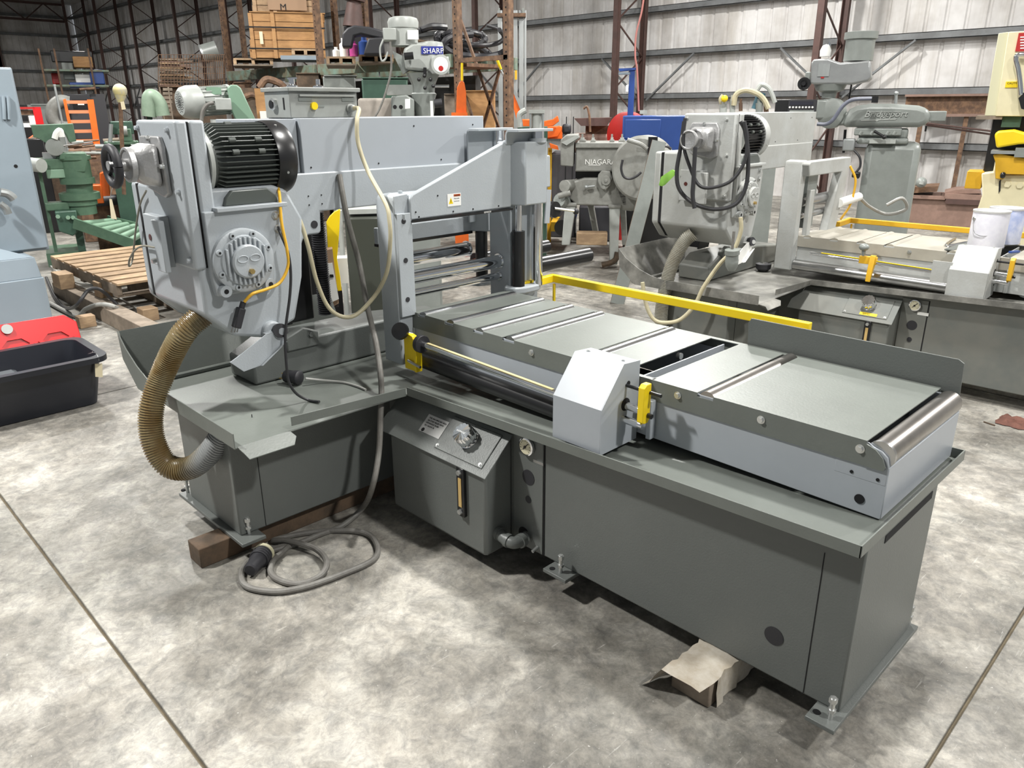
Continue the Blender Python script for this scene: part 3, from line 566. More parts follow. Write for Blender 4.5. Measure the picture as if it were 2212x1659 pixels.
    for i in range(9):
        y = -.072+.018*i; h = sqrt(max(.088**2-y*y, 0.0001))
        MB().box(GC.x+.03, GC.x+.047, GC.y+y-.004, GC.y+y+.004, GC.z-h, GC.z+h).build('cooling_rib', body, gd, bev=.002)
    MB().lathe([(.062, .03), (.062, .054), (.056, .060), (.0001, .060)], GC, (1, 0, 0), 32).build('hub_boss', body, gd)
    em = MB()
    for dy in (-.024, .024):
        em.tube([(GC.x+.061, GC.y+dy+.020*cos(a*pi/8), GC.z+.012+.012*sin(a*pi/8)) for a in range(17)], .0022, n=5, sub=0)
    em.build('cast_emblem', body, gd)
    MB().cyl(GC+V((.058, .002, -.035)), GC+V((.074, .002, -.035)), .010, n=6).build('drain_plug', BRASS, gd)
    # chip chute tongue and boss
    pts = path([(607, 712), (615, 738), (563, 790), (527, 803), (497, 783), (512, 772), (575, 722)], x=-2.70)
    if not old or True:
        MB().sheet(pts, (1, 0, 0), .004).sheet([pts[0], pts[6], pts[6]+V((-.03, 0, .0)), pts[0]+V((-.03, 0, 0))], (0, 0, 1), .003).sheet([pts[1], pts[2], pts[2]+V((.02, 0, .006)), pts[1]+V((.02, 0, .006))], (0, 0, 1), .003).build('chip_scraper', body if not old else WHITE, r, bev=.001)
        MB().lathe([(.04, -.05), (.04, 0), (.034, .005)], at(590, 716, x=-2.73), (1, 0, 0), 24).build('scraper_boss', body, r, bev=.002)
        MB().cyl(at(602, 714, x=-2.72), at(606, 714, x=-2.69), .028, n=16).build('brush_wheel', RUBBER, r)
        MB().cyl(at(610, 716, x=-2.69), at(610, 716, x=-2.685), .014, n=16).build('pivot_pin', body, r)
    # belt guard, gear cone, handwheel
    bg = B(-3.09, -2.738, 1.10, 1.145, 1.055, 1.568).build('belt_guard', body, r, bev=.010)
    B(-3.085, -2.742, 1.145, 1.149, 1.06, 1.563).build('guard_gap', HOLE, bg)
    B(-3.09, -2.736, 1.149, 1.205, 1.055, 1.568).build('guard_back', body, bg, bev=.010)
    for x, z in ((-3.07, 1.54), (-2.80, 1.535), (-2.78, 1.33), (-2.77, 1.09), (-3.07, 1.1)): MB().hexbolt((x, 1.10, z), (0, -1, 0), .0085, .010).build('guard_bolt', body, bg)
    CC = V((-2.935, 1.10, 1.42))
    fl_ = MB().prism([(CC.x-.105, CC.z+.06), (CC.x-.085, CC.z+.095), (CC.x+.08, CC.z+.095), (CC.x+.10, CC.z+.06), (CC.x+.10, CC.z-.10), (CC.x+.06, CC.z-.115), (CC.x-.085, CC.z-.09), (CC.x-.105, CC.z-.06)], 'y', 1.082, 1.10).build('gear_flange', CAST, r, bev=.005)
    co = MB().hexa([(CC.x-.088, 1.083, CC.z-.085), (CC.x+.085, 1.083, CC.z-.085), (CC.x+.085, 1.083, CC.z+.078), (CC.x-.088, 1.083, CC.z+.078)], [(CC.x-.055, 1.005, CC.z-.052), (CC.x+.055, 1.005, CC.z-.052), (CC.x+.055, 1.005, CC.z+.052), (CC.x-.055, 1.005, CC.z+.052)])
    co.build('gear_cone', CAST, r, bev=.022)
    for q in ((CC.x, 1.083, CC.z+.086), (CC.x+.093, 1.083, CC.z-.005)): MB().hexbolt(q, (0, -1, 0), .008, .010).build('flange_bolt', ZINC, fl_)
    MB().lathe([(.060, 0), (.060, .018), (.052, .020), (.050, .016), (.022, .016), (.022, .05), (.016, .052), (.016, .08)], (CC.x, 1.01, CC.z), (0, -1, 0), 32).build('gear_neck', CAST, r)
    if not old:
        hw = MB(); hc = V((CC.x, .945, CC.z-.002)); R0 = .062
        hw.tube([hc+V((R0*cos(a*2*pi/32), 0, R0*sin(a*2*pi/32))) for a in range(33)], .0145, n=12, sub=0)
        for a in (90, 210, 330): q = radians(a); hw.beam(hc, hc+V((R0*cos(q), 0, R0*sin(q))), .016, .012, (0, 1, 0))
        hw.cyl(hc+V((0, -.012, 0)), hc+V((0, .03, 0)), .017, n=16); hw.build('handwheel', RUBBER, r)
    else:
        MB().lathe([(.02, 0), (.055, .0), (.058, .02), (.05, .022), (.045, .01), (.0001, .006)], (CC.x, .93, CC.z), (0, -1, 0), 32).build('handwheel', CAST, r)
    # motor
    mx, mz, ym0, ym1 = -2.85, 1.425, 1.21, 1.475
    mo = MB().cyl((mx, ym0, mz), (mx, ym1, mz), .107, n=40).build('motor', MOTG if not old else BLACK, r)
    MB().lathe([(.125, 0), (.125, .014), (.11, .022)], (mx, ym0-.004, mz), (0, 1, 0), 36).build('motor_flange', GRYL, mo)
    N_ = 44
    for i in range(N_):
        a = 2*pi*i/N_; 
        if radians(255) < a < radians(285): continue
        d = V((cos(a), 0, sin(a))); tt = V((-sin(a), 0, cos(a))); s0, s1 = ym0+.028, ym1+.004
        for_ = [(.10, s0), (.115, s0), (.132, s0+.022), (.132, s1), (.10, s1)]
        P0 = [V((mx, y, mz))+d*q-tt*.0013 for q, y in for_]; P1 = [p+tt*.0026 for p in P0]; k5 = 5
        MB().add(P0+P1, [tuple(range(5)), tuple(range(9, 4, -1))]+[(j, j+5, (j+1) % 5+5, (j+1) % 5) for j in range(5)]).build('cooling_fin', MOTG if not old else BLACK, mo, smooth=False)
    fcv = MB().lathe([(.1355, 0), (.138, .01), (.138, .060), (.130, .078), (.104, .090), (.03, .092), (.0001, .092)], (mx, ym1-.012, mz), (0, 1, 0), 44).build('fan_cover', BLACK if not old else OLD, mo)
    for a in (-20, 60): q = radians(a); MB().cyl((mx+.135*cos(q), ym1+.02, mz+.135*sin(q)), (mx+.141*cos(q), ym1+.02, mz+.141*sin(q)), .005, n=8).build('cover_screw', ZINC, fcv)
    for a, y in ((80, 1.33), (35, 1.30), (35, 1.40), (15, 1.30), (15, 1.40)): q = radians(a); MB().cyl((mx+.128*cos(q), y-.012, mz+.128*sin(q)), (mx+.128*cos(q), y+.012, mz+.128*sin(q)), .010, n=10).build('motor_lug', MOTG, mo)
    MB().prism([(1.235, 1.272), (1.245, 1.30), (1.27, 1.325), (1.41, 1.325), (1.44, 1.30), (1.45, 1.272)], 'x', mx-.08, mx+.12).build('motor_foot', MOTG, mo, bev=.004)
    # small junction box and cable on the rim
    j0, j1 = at(316, 460, y=1.08), at(372, 585, y=1.08)
    jb = B(j0.x, j0.x+.16, 1.065, 1.10, j1.z+.01, j0.z).build('junction_box', body, r, bev=.003)
    MB().box(j0.x+.125, j0.x+.20, 1.045, 1.066, j1.z, j0.z-.01).build('box_cover', body, jb, bev=.003)
    MB().cyl((j0.x+.105, 1.066, 1.075), (j0.x+.105, 1.035, 1.07), .009, n=10).build('cable_gland', ZINC, jb)
    MB().disc((j0.x+.045, 1.064, 1.15), (0, -1, 0), .012).build('push_button', mat('dark_red', (.08, .015, .01), .4), jb)
    GM[0] = None
    # --- pivot casting, bellows, back panels
    MB().prism([(1.30, .55), (1.30, .64), (1.42, .70), (1.95, .70), (2.35, .66), (2.35, .55)], 'x', -3.02, -2.80).build('pivot_casting', dark, r, bev=.01)
    MB().prism([(1.45, .66), (1.45, .72), (1.53, .75), (1.60, .72), (1.60, .66)], 'x', -2.83, -2.79).build('pivot_lug', dark, r, bev=.006)
    MB().hexbolt((-2.79, 1.56, .715), (1, 0, 0), .01, .008).build('pivot_bolt', dark, r)
    pr = []
    for i in range(46): z = .74+i*.0098; pr += [(.024, z), (.031, z+.003), (.031, z+.006), (.024, z+.009)]
    MB().lathe(pr, (-2.95, 1.735, 0), (0, 0, 1), 20).build('ball_screw_bellows', RUBBER, r)
    MB().sheet([(-2.97, 1.45, .72), (-2.97, 1.58, .72), (-2.97, 1.66, 1.10), (-2.97, 1.52, 1.12)], (1, 0, 0), .01).build('rubber_curtain', BLACK, r)
    MB().prism([(1.60, .70), (1.60, 1.19), (1.74, 1.19), (1.74, .70)], 'x', -3.20, -3.05).build('lift_column', BLACK, r, bev=.01)
    # --- drain hose
    HB = mat('hose_grey', (.27, .28, .27), .3) if old else hose_mat()
    def ribhose(name, pts, q, m_):
        P_ = smooth_path(pts, 24); L = sum((P_[i+1]-P_[i]).length for i in range(len(P_)-1)); n_ = int(L/.0023); out = []; acc = 0; j = 0; step = L/n_
        seg = [0]
        for i in range(len(P_)-1): seg.append(seg[-1]+(P_[i+1]-P_[i]).length)
        for k_ in range(n_+1):
            t_ = k_*step
            while j < len(seg)-2 and seg[j+1] < t_: j += 1
            f = (t_-seg[j])/max(1e-9, seg[j+1]-seg[j]); out.append(P_[j].lerp(P_[j+1], min(1, f)))
        return MB().tube(out, q, n=18, sub=0, rf=lambda i: q*(1, 1, .87, .87)[i % 4]).build(name, m_, r, ang=60)
    if not old:
        hp = [at(466, 668, x=-2.69), at(440, 680, x=-2.70), at(395, 722, x=-2.72), at(355, 800, x=-2.80), at(328, 880, x=-2.80), at(330, 950, x=-2.78), at(362, 1005, x=-2.74), at(412, 1010, x=-2.67), at(455, 975, x=-2.60), at(488, 925, x=-2.56)]
        ribhose('coolant_hose', hp, .044, HB)
        MB().cyl(hp[0]+V((.03, .03, .01)), hp[0], .047, n=20).build('hose_outlet', body, r)
    else:
        fo = Fr(1480, 600, 4.72); im = _m.inverted(); q_ = [im@(p-_piv-_off)+_piv for p in fo.pts([(1498, 505), (1478, 522), (1452, 570), (1436, 630), (1428, 690), (1440, 745), (1480, 770), (1515, 745), (1532, 700), (1546, 650)])]
        ribhose('coolant_hose', q_, .042, mat('hose_dusty', (.34, .33, .28), .45, var=.5, vs=12, dirt=(.20, .17, .12)))
    return r
HM = []
def hose_mat():
    if HM: return HM[0]
    m = mat('hose_stained', (.27, .22, .12), .3, var=.8, vs=9, dirt=(.17, .10, .03)); nt = m.node_tree; N = nt.nodes; Lk = nt.links; b = N['Principled BSDF']
    src = b.inputs['Base Color'].links[0].from_socket; tc = N.new('ShaderNodeTexCoord'); sx = N.new('ShaderNodeSeparateXYZ'); Lk.new(tc.outputs['Object'], sx.inputs[0])
    r = N.new('ShaderNodeMapRange'); r.inputs[1].default_value = -1.07; r.inputs[2].default_value = -1.0; Lk.new(sx.outputs[0], r.inputs[0])
    x = N.new('ShaderNodeMix'); x.data_type = 'RGBA'; Lk.new(r.outputs[0], x.inputs[0]); Lk.new(src, x.inputs[6]); x.inputs[7].default_value = (.33, .34, .34, 1); Lk.new(x.outputs[2], b.inputs['Base Color'])
    HM.append(m); return m
# ---- helper: a thing seen at pixel (u, v), standing at a real distance d; local frame faces the camera side
class Fr:
    def __init__(s, u, v, d):
        ray = FW+RT*((u-CX)/F_PX)-UP*((v-CY)/F_PX); s.w = CAM+ray*d; h = V((ray.x, ray.y, 0)).normalized()
        s.a = h; s.r = V((h.y, -h.x, 0)); s.base = V((s.w.x, s.w.y, 0))
    def pt(s, u, v, dy=0):
        ray = FW+RT*((u-CX)/F_PX)-UP*((v-CY)/F_PX); o = s.w+s.a*dy; t = (o-CAM).dot(s.a)/ray.dot(s.a); return CAM+ray*t
    def pts(s, l, dy=0): return [s.pt(u, v, dy) for u, v in l]
    def box(s, mb, u0, v0, u1, v1, dy0, dy1, floor=False):
        um, vm = (u0+u1)/2, (v0+v1)/2; a, b = s.pt(u0, vm, dy0), s.pt(u1, vm, dy0); z1 = s.pt(um, v0, dy0).z; z0 = 0 if floor else s.pt(um, v1, dy0).z
        D = s.a*(dy1-dy0); f = lambda p, z: V((p.x, p.y, z))
        return mb.hexa([f(a, z0), f(b, z0), f(b+D, z0), f(a+D, z0)], [f(a, z1), f(b, z1), f(b+D, z1), f(a+D, z1)])
    def pris(s, mb, l, dy0, dy1):
        P_ = s.pts(l, dy0); D = s.a*(dy1-dy0); k_ = len(P_)
        return mb.add(P_+[p+D for p in P_], [tuple(range(k_)), tuple(range(2*k_-1, k_-1, -1))]+[(i, i+k_, (i+1) % k_+k_, (i+1) % k_) for i in range(k_)])
    def cyl(s, mb, u0, v0, u1, v1, r, dy=0, n=16, dy1=None, r2=None): return mb.cyl(s.pt(u0, v0, dy), s.pt(u1, v1, dy if dy1 is None else dy1), r, r2, n=n)
_rz = radians(2.0); _off = V((.227, 2.996, 0))
_piv = V((-2.33, 1.67, 0)); _m = Matrix.Rotation(_rz, 3, 'Z')
main_saw = saw(False, SO, 0)
old_saw = saw(True, _piv+_off+_m@(SO-_piv), _rz)
def T(fr, name, label, cat, group=None): return thing(name, label, cat, fr.base, 0, group)
def px2m(d): return d/F_PX
# ================= control box on the beam
GM[0] = BEAM_FIT
t = thing('control_box', 'grey metal control box with yellow button standing on the beam cover', 'control box', (-2.883, 1.71, 1.5698))
MB().box(-3.10, -2.90, 1.63, 1.945, 1.5685, 1.668).build('box_body', BOXG, t, bev=.003)
MB().box(-3.11, -2.885, 1.62, 1.955, 1.668, 1.684).build('lid', BOXG, t, bev=.003)
MB().box(-2.90, -2.889, 1.672, 1.93, 1.650, 1.657).build('drip_edge', BOXG, t)
for y in (1.70, 1.90): MB().box(-2.90, -2.897, y-.03, y+.03, 1.632, 1.646).build('clamp_plate', MGRY, t)
MB().cyl((-2.90, 1.735, 1.614), (-2.888, 1.735, 1.614), .0145, n=20).build('yellow_button', YEL, t)
MB().box(-2.8995, -2.898, 1.752, 1.785, 1.610, 1.618).build('hole_cover', MGRY, t)
MB().lathe([(.024, 0), (.024, .012), (.018, .014)], (-3.02, 1.63, 1.62), (0, -1, 0), 8).build('button_ring', ZINC, t); MB().cyl((-3.02, 1.63, 1.62), (-3.02, 1.612, 1.62), .016, n=18).build('black_button', BLACK, t)
MB().box(-2.95, -2.94, 1.6285, 1.63, 1.60, 1.645).build('slot', HOLE, t)
MB().lathe([(.018, 0), (.018, .010), (.013, .012), (.013, .03), (.008, .034)], (-2.90, 1.905, 1.605), (1, 0, 0), 14).build('cable_gland', BOXG, t)
for y, q in ((1.70, .012), (1.82, .009)): MB().lathe([(.022, 0), (.022, .008), (q, .014), (q, .034), (.006, .036)], (-2.99, y, 1.684), (0, 0, 1), 16).build('selector_switch', CHROME, t)
MB().box(-3.01, -2.955, 1.692, 1.704, 1.716, 1.722).build('switch_lever', CHROME, t)
GM[0] = None
# ================= cables around the main saw
def cord(name, pts, q, m_, label, **k): return lone(MB().tube(pts, q, n=10, sub=7), name, m_, label, 'cable', **k)
cord('power_cable', [V((-2.758, 1.831, 1.605)), V((-2.734, 1.840, 1.60)), at(771, 262, x=-2.69), at(774, 310, x=-2.68), at(795, 370, x=-2.63), at(833, 440, y=1.775), at(841, 475, y=1.765), at(843, 520, y=1.76), at(835, 590, y=1.76), at(805, 645, y=1.74), at(760, 684, x=-2.60), at(715, 670, x=-2.64), at(685, 610, x=-2.66), at(665, 530, x=-2.66), at(645, 470, x=-2.68), at(618, 430, x=-2.72), at(606, 402, x=-2.68)], .0085, BEIGE, 'beige cable looping from the control box down to the saw motor')
cl = .0115
fz = lambda u, v: at(u, v, z=cl)
cord('supply_cord', [at(733, 378, x=-2.72), at(740, 420, x=-2.69), at(752, 480, x=-2.68), at(776, 570, x=-2.70), at(793, 660, x=-2.62), at(812, 740, x=-2.50), at(821, 800, x=-2.38), at(824, 848, y=1.60), at(822, 900, y=1.56), at(818, 980, y=1.52), at(805, 1050, y=1.46), at(785, 1095, z=.06), fz(740, 1135), fz(690, 1155), fz(640, 1175), fz(560, 1200), fz(524, 1230), fz(530, 1265), fz(590, 1278), fz(660, 1268), fz(740, 1240), fz(805, 1210), fz(815, 1180), fz(790, 1152), fz(720, 1146), fz(640, 1155), fz(590, 1168), at(620, 1168, z=.03), at(680, 1185, z=.03), at(706, 1215, z=.03), fz(690, 1245), fz(640, 1262), fz(590, 1245), fz(588, 1215), fz(615, 1188), fz(620, 1180), fz(585, 1186)], cl, GCORD, 'dirty grey supply cord hanging from the beam and coiled on the floor')
pl = thing('cord_plug', 'dirty black round plug with brass ring lying beside the coiled cord', 'plug', at(550, 1215, z=.03))
a_, b_ = at(572, 1192, z=.036), at(530, 1245, z=.036); d_ = (b_-a_).normalized()
MB().lathe([(.018, -.02), (.034, .0), (.036, .02), (.034, .05), (.031, .052), (.031, .07), (.026, .09), (.026, .12), (.02, .125)], a_, d_, 20).build('plug_body', RUBBER, pl)
MB().lathe([(.0365, -.002), (.0385, 0), (.0385, .012), (.036, .013)], a_, d_, 20).build('locking_ring', mat('pale_ring', (.55, .52, .36), .5), pl)
for k_ in range(3): MB().lathe([(.035, 0), (.038, .003), (.038, .006), (.035, .009)], a_+d_*(.02+.012*k_), d_, 20).build('grip_rib', RUBBER, pl)
cord('orange_cable', [at(600, 402, x=-2.60), at(604, 425, x=-2.54), at(608, 480, x=-2.515), at(620, 540, x=-2.50), at(622, 575, x=-2.50), at(605, 610, x=-2.50), at(575, 625, x=-2.50), at(545, 635, x=-2.50), at(528, 652, x=-2.515)], .0055, YCORD, 'orange and yellow cord curling round the gear cover')
pg = thing('flat_plug', 'black plug dangling on the orange cord below the gear cover', 'plug', at(515, 690, x=-2.515))
MB().beam(at(521, 665, x=-2.525), at(510, 708, x=-2.525), .026, .030, (1, 0, 0)).build('plug_body', RUBBER, pg, bev=.004)
MB().cyl(at(526, 652, x=-2.525), at(521, 668, x=-2.525), .010, n=12).build('strain_relief', RUBBER, pg)
for u_ in (501, 508, 513): MB().beam(at(u_+2, 706, x=-2.525), at(u_-1, 718, x=-2.525), .005, .003).build('plug_pin', STEEL, pg)
cord('black_cable', [at(601, 490, x=-2.53), at(606, 505, x=-2.515), at(622, 545, x=-2.50), at(628, 590, x=-2.50), at(626, 640, x=-2.50), at(618, 700, x=-2.50), at(616, 740, x=-2.50), at(619, 790, x=-2.50), at(624, 825, x=-2.50), at(640, 850, x=-2.50), at(665, 864, z=.556), at(690, 868, z=.556)], .0052, BCORD, 'thin black cord hanging beside the gear cover into the tray')
tp = thing('twist_plug', 'round black twist plug with brass blades lying in the tray', 'plug', at(645, 815, z=.549))
a_, b_ = at(617, 812, z=.58), at(660, 818, z=.58); d_ = (b_-a_).normalized()
MB().lathe([(.024, 0), (.026, .006), (.026, .045), (.029, .047), (.029, .066), (.024, .072), (.012, .076)], a_, d_, 22).build('plug_body', RUBBER, tp)
for q in ((0, 0, .010), (0, .012, -.008), (0, -.012, -.008)): MB().beam(a_+V(q), a_-d_*.018+V(q), .008, .002).build('plug_blade', BRASS, tp)
cord('plug_cord', [at(660, 818, z=.578), at(700, 822, z=.560), at(740, 826, z=.553), at(770, 834, z=.553), at(790, 842, z=.553)], .0052, LCORD, 'grey cord lying in the tray behind the twist plug')
cord('sensor_cable', [at(316, 412, y=1.035), at(303, 440, y=1.035), at(294, 490, y=1.03), at(286, 560, y=1.02), at(279, 575, y=.985), at(280, 560, y=.985), at(292, 540, y=.985), at(310, 531, y=.985), at(330, 534, y=.985), at(340, 534, y=.985)], .0035, mat('sensor_grey', (.22, .21, .17), .5), 'thin grey sensor cable looped over the wheel housing edge')
tg = thing('paper_tag', 'cream paper tag wired to the black handwheel', 'tag', at(240, 440, y=.885))
MB().sheet([at(236, 430, y=.885), at(241, 430, y=.885), at(252, 474, y=.885), at(240, 472, y=.885)], (0, -1, 0), .001).build('tag_card', PAPER, tg)
MB().tube([at(243, 380, y=.945), at(246, 395, y=.945), at(240, 415, y=.945), at(238, 432, y=.945)], .0012, n=5).build('wire', STEEL, tg)
# ================= timber blocks under the main saw
lone(B(-2.645, -2.545, .885, 1.95, 0, .0815), 'timber_block', WOODD, 'dark oily timber block under the saw head foot plate', 'timber', bev=.004)
tb = thing('wrapped_block', 'timber block wrapped in torn clear plastic under the saw bed', 'timber', (-.905, 1.85, 0))
B(-.968, -.842, 1.60, 2.2, 0, .0815).build('wood_core', WOODG, tb, bev=.004)
wm = MB(); vs = []; nx, ny = 14, 26; rnd = random.Random(3)
for j in range(ny):
    y = 1.572+j*.025; flare = max(0, 1-(j/4))*.03
    prof = [(-.98-flare*1.6, .004), (-.977-flare, .03), (-.973-flare*.4, .06), (-.968, .090), (-.94, .094), (-.90, .092), (-.87, .094), (-.838, .089), (-.833+flare*.3, .05), (-.832+flare*.8, .004)]
    for x, z in prof: vs.append((x+rnd.uniform(-.006, .006), y+rnd.uniform(-.006, .006)-(.03 if j == 0 else 0), max(.002, min(.0955, z+rnd.uniform(-.004, .005)))))
wm.add(vs, [(j*10+i, j*10+i+1, (j+1)*10+i+1, (j+1)*10+i) for j in range(5 if 0 else ny-1) for i in range(9) if not (j < 2 and i > 6)])
wm.build('plastic_wrap', mat('dusty_plastic', (.56, .52, .45), .25, var=.5, vs=14, dirt=(.34, .27, .18), bump=1., bs=40), tb, ang=25)
# ================= rag, stick, chips
rg = MB(); rnd = random.Random(5); c_ = at(2192, 916, z=0); vs = []
for j in range(8):
    for i in range(8): vs.append((c_.x-.08+.023*i+rnd.uniform(-.008, .008), c_.y-.07+.022*j+rnd.uniform(-.008, .008), .004+.03*rnd.random()*(0 < i < 7)*(0 < j < 7)))
rg.add(vs, [(j*8+i, j*8+i+1, j*8+i+9, j*8+i+8) for j in range(7) for i in range(7)])
lone(rg, 'shop_rag', RAG, 'crumpled brown shop rag on the floor at the right edge', 'rag')
lone(MB().cyl(at(2125, 911, z=.004), at(2149, 919, z=.004), .004, n=6), 'wood_splinter', WOODD, 'small dark splinter on the floor left of the brown rag', 'splinter')
# ================= left machine: blue-grey cabinet with hopper
t = thing('grinder_cabinet', 'blue-grey sheet metal machine with tall louvred door and hopper', 'machine', (-6.6, 1.0, 0))
B(-6.75, -6.10, -.3, 1.385, .02, .50).build('lower_cabinet', BSTL, t, bev=.006)
MB().hexa([(-6.75, -.3, .50), (-6.11, -.3, .50), (-6.11, 1.375, .50), (-6.75, 1.375, .50)], [(-6.75, -.3, .64), (-6.13, -.3, .64), (-6.13, 1.36, .64), (-6.75, 1.36, .64)]).build('hopper_rim', BSTL, t, bev=.004)
MB().sheet([(-6.14, -.3, .642), (-6.14, 1.35, .642), (-6.45, .95, .80), (-6.45, -.3, .80)], (1, 0, 1), .01).build('hopper_slope', BSTL, t)
B(-7.0, -6.40, .4, 1.53, .64, 1.88).build('tall_body', BSTL, t, bev=.01)
B(-6.398, -6.37, .3, 1.515, .66, 1.87).build('door', BSTL, t, bev=.006)
for dy in (0, .05): MB().tube([at(7+dy*200, 208, x=-6.36), at(7+dy*200+2, 235, x=-6.355), at(10+dy*200, 258, x=-6.36)], .012, n=8).build('louvre', BSTL, t)
MB().disc(at(34, 359, x=-6.37), (1, 0, 0), .012).build('bolt_hole', HOLE, t)
MB().tube(path([(0, 415), (14, 418), (24, 424), (30, 430)], x=-6.3), .03, n=10).tube(path([(0, 440), (12, 450), (18, 462)], x=-6.3), .025, n=10).build('cast_handle', GALV, t)
MB().cyl(at(118, 694, x=-6.10), at(118, 694, x=-6.085), .012, n=8).build('bolt', ZINC, t)
# ================= tote and lid
t = thing('storage_tote', 'open black plastic tote with wired paper tag on the floor at left', 'tote', (-4.85, .75, 0))
x0, x1, y0, y1, h = -5.10, -4.60, .36, 1.25, .29
tm_ = MB()
def rr(x0, x1, y0, y1, q, z, n=5):
    o = []
    for cx_, cy_, a0 in ((x1-q, y0+q, -90), (x1-q, y1-q, 0), (x0+q, y1-q, 90), (x0+q, y0+q, 180)):
        for i in range(n+1): a = radians(a0+90*i/n); o.append((cx_+q*cos(a), cy_+q*sin(a), z))
    return o
loops = [rr(x0+.05, x1-.04, y0+.05, y1-.05, .05, .004), rr(x0, x1, y0, y1, .07, h-.03), rr(x0-.0, x1+.0, y0, y1, .07, h-.03), rr(x0-.035, x1+.035, y0-.035, y1+.035, .09, h-.03), rr(x0-.035, x1+.035, y0-.035, y1+.035, .09, h), rr(x0+.01, x1-.01, y0+.01, y1-.01, .065, h), rr(x0+.055, x1-.045, y0+.055, y1-.055, .05, .012)]
n_ = len(loops[0]); vs = sum(loops, [])
tm_.add(vs, [(j*n_+i, j*n_+(i+1) % n_, (j+1)*n_+(i+1) % n_, (j+1)*n_+i) for j in range(6) for i in range(n_)]+[tuple(range(n_)), tuple(range(6*n_, 7*n_))]).build('tub', TOTE, t, ang=50)
MB().box(x0+.07, x1-.25, y0+.25, y1-.35, .015, .20).build('clear_liner', CLEAR, t, bev=.03)
MB().sheet([at(205, 786, x=-4.59), at(221, 785, x=-4.59), at(222, 815, x=-4.585), at(206, 814, x=-4.585)], (1, 0, 0), .001).build('paper_tag', PAPER, t)
MB().tube([at(200, 760, x=-4.58), at(190, 765, x=-4.62), at(205, 762, x=-4.6), at(213, 775, x=-4.57), at(213, 790, x=-4.58)], .0015, n=5).build('wire', STEEL, t)
t = thing('tote_lid', 'red plastic tote lid leaning behind the black tote', 'lid', (-5.3, .8, 0))
lo, hi_ = V((-5.18, 0, .005)), V((-5.32, 0, .40))
def lp2(y, s, o=0): p = lo.lerp(hi_, s); return V((p.x+.02*o+o*.9*.0, y, p.z+o*.4*.0))
k_ = []
for y, s in ((.30, 0), (1.30, 0), (1.33, .06), (1.33, .85), (1.27, .98), (.30, 1)): k_.append(lp2(y, s))
MB().sheet(k_, (.9, 0, .43), .012).build('lid_panel', REDP, t, bev=.004)
for row in range(2):
    for i in range(4):
        yc = .42+.22*i+(.11 if row else 0); sc_ = .38+.27*row; o_ = V((.9, 0, .43)).normalized()*.012
        ps = [lp2(yc+.10*cos(radians(60*j)), sc_+.13*sin(radians(60*j)))+o_ for j in range(6)]; inn = [lp2(yc+.075*cos(radians(60*j)), sc_+.10*sin(radians(60*j)))+o_*1.0 for j in range(6)]
        MB().add(ps+inn+[p-o_*1. for p in ps]+[p-o_*1. for p in inn], [(j, (j+1) % 6, (j+1) % 6+6, j+6) for j in range(6)]+[(j, j+12, (j+1) % 6+12, (j+1) % 6) for j in range(6)]+[(j+6, (j+1) % 6+6, (j+1) % 6+18, j+18) for j in range(6)]).build('hexagon_rib', REDP, t)
MB().disc(lp2(.95, .9)+V((.012, 0, .006)), (.9, 0, .43), .03).build('lid_hole', GRYL, t)
# ================= pallets
def pallet(loc, rz, nm, label, L=1.2, Wd=1.0, n=7, m_=WOOD, tilt=0, group=None, hgt=.12):
    t = thing(nm, label, 'pallet', loc, rz, group, org=(0, 0, 0)); t.rotation_euler = (tilt, 0, rz); rnd = random.Random(hash(nm) % 97 if 0 else int(abs(loc[0]*100)) % 97)
    for i in range(3): MB().box(-L/2, L/2, -Wd/2+i*(Wd-.04)/2, -Wd/2+i*(Wd-.04)/2+.04, .018, hgt-.018).build('stringer', WOODG, t, bev=.002)
    for i in range(n):
        x = -L/2+i*(L-.095)/(n-1); g = rnd.uniform(-.008, .008); w9 = min(.16, L/n*.74)+rnd.uniform(-.015, .01); MB().hexa([(x+g, -Wd/2, hgt-.018), (x+w9+g, -Wd/2, hgt-.018), (x+w9-g, Wd/2, hgt-.018), (x-g, Wd/2, hgt-.018)], [(x+g, -Wd/2, hgt), (x+w9+g, -Wd/2, hgt), (x+w9-g, Wd/2, hgt), (x-g, Wd/2, hgt)]).build('deck_board', m_, t, bev=.002)
    for i in range(3): x = -L/2+i*(L-.095)/2; MB().box(x, x+.09, -Wd/2, Wd/2, 0, .018).build('bottom_board', WOODG, t)
    return t
pallet((-7.35, 2.58, .19), 0, 'wooden_pallet', 'weathered wooden pallet lying on timbers behind the saw head', 1.75, 1.25, 9, tilt=radians(0))
for i, (a_, b_, w_, h_, z_, lb) in enumerate((((-7.85, 1.90), (-5.35, 1.90), .13, .13, 0, 'long weathered timber in front of the pallet stack'), ((-7.6, 2.45), (-5.6, 2.45), .12, .17, 0, 'timber bearer under the middle of the wooden pallet'), ((-7.6, 3.1), (-5.7, 3.1), .12, .17, 0, 'timber bearer under the far side of the wooden pallet'))):
    lone(MB().beam((a_[0], a_[1], z_+h_/2), (b_[0], b_[1], z_+h_/2), w_, h_), 'timber_beam', WOODG, lb, 'timber', bev=.004)
for i, (u_, v_, sx, sy, sz_, zz, lb) in enumerate(((140, 620, .22, .12, .13, .13, 'short pale block on the long timber, left end'), (225, 640, .14, .10, .13, .13, 'short upright block on the long timber'), (188, 705, .10, .12, .09, 0, 'small pale wood offcut behind the red lid'), (322, 690, .14, .12, .10, 0, 'wood block beside the saw tray chute'))):
    p = at(u_, v_, z=zz); lone(MB().box(p.x-sx/2, p.x+sx/2, p.y-sy/2, p.y+sy/2, zz, zz+sz_), 'wood_offcut', WOOD, lb, 'timber', bev=.004)
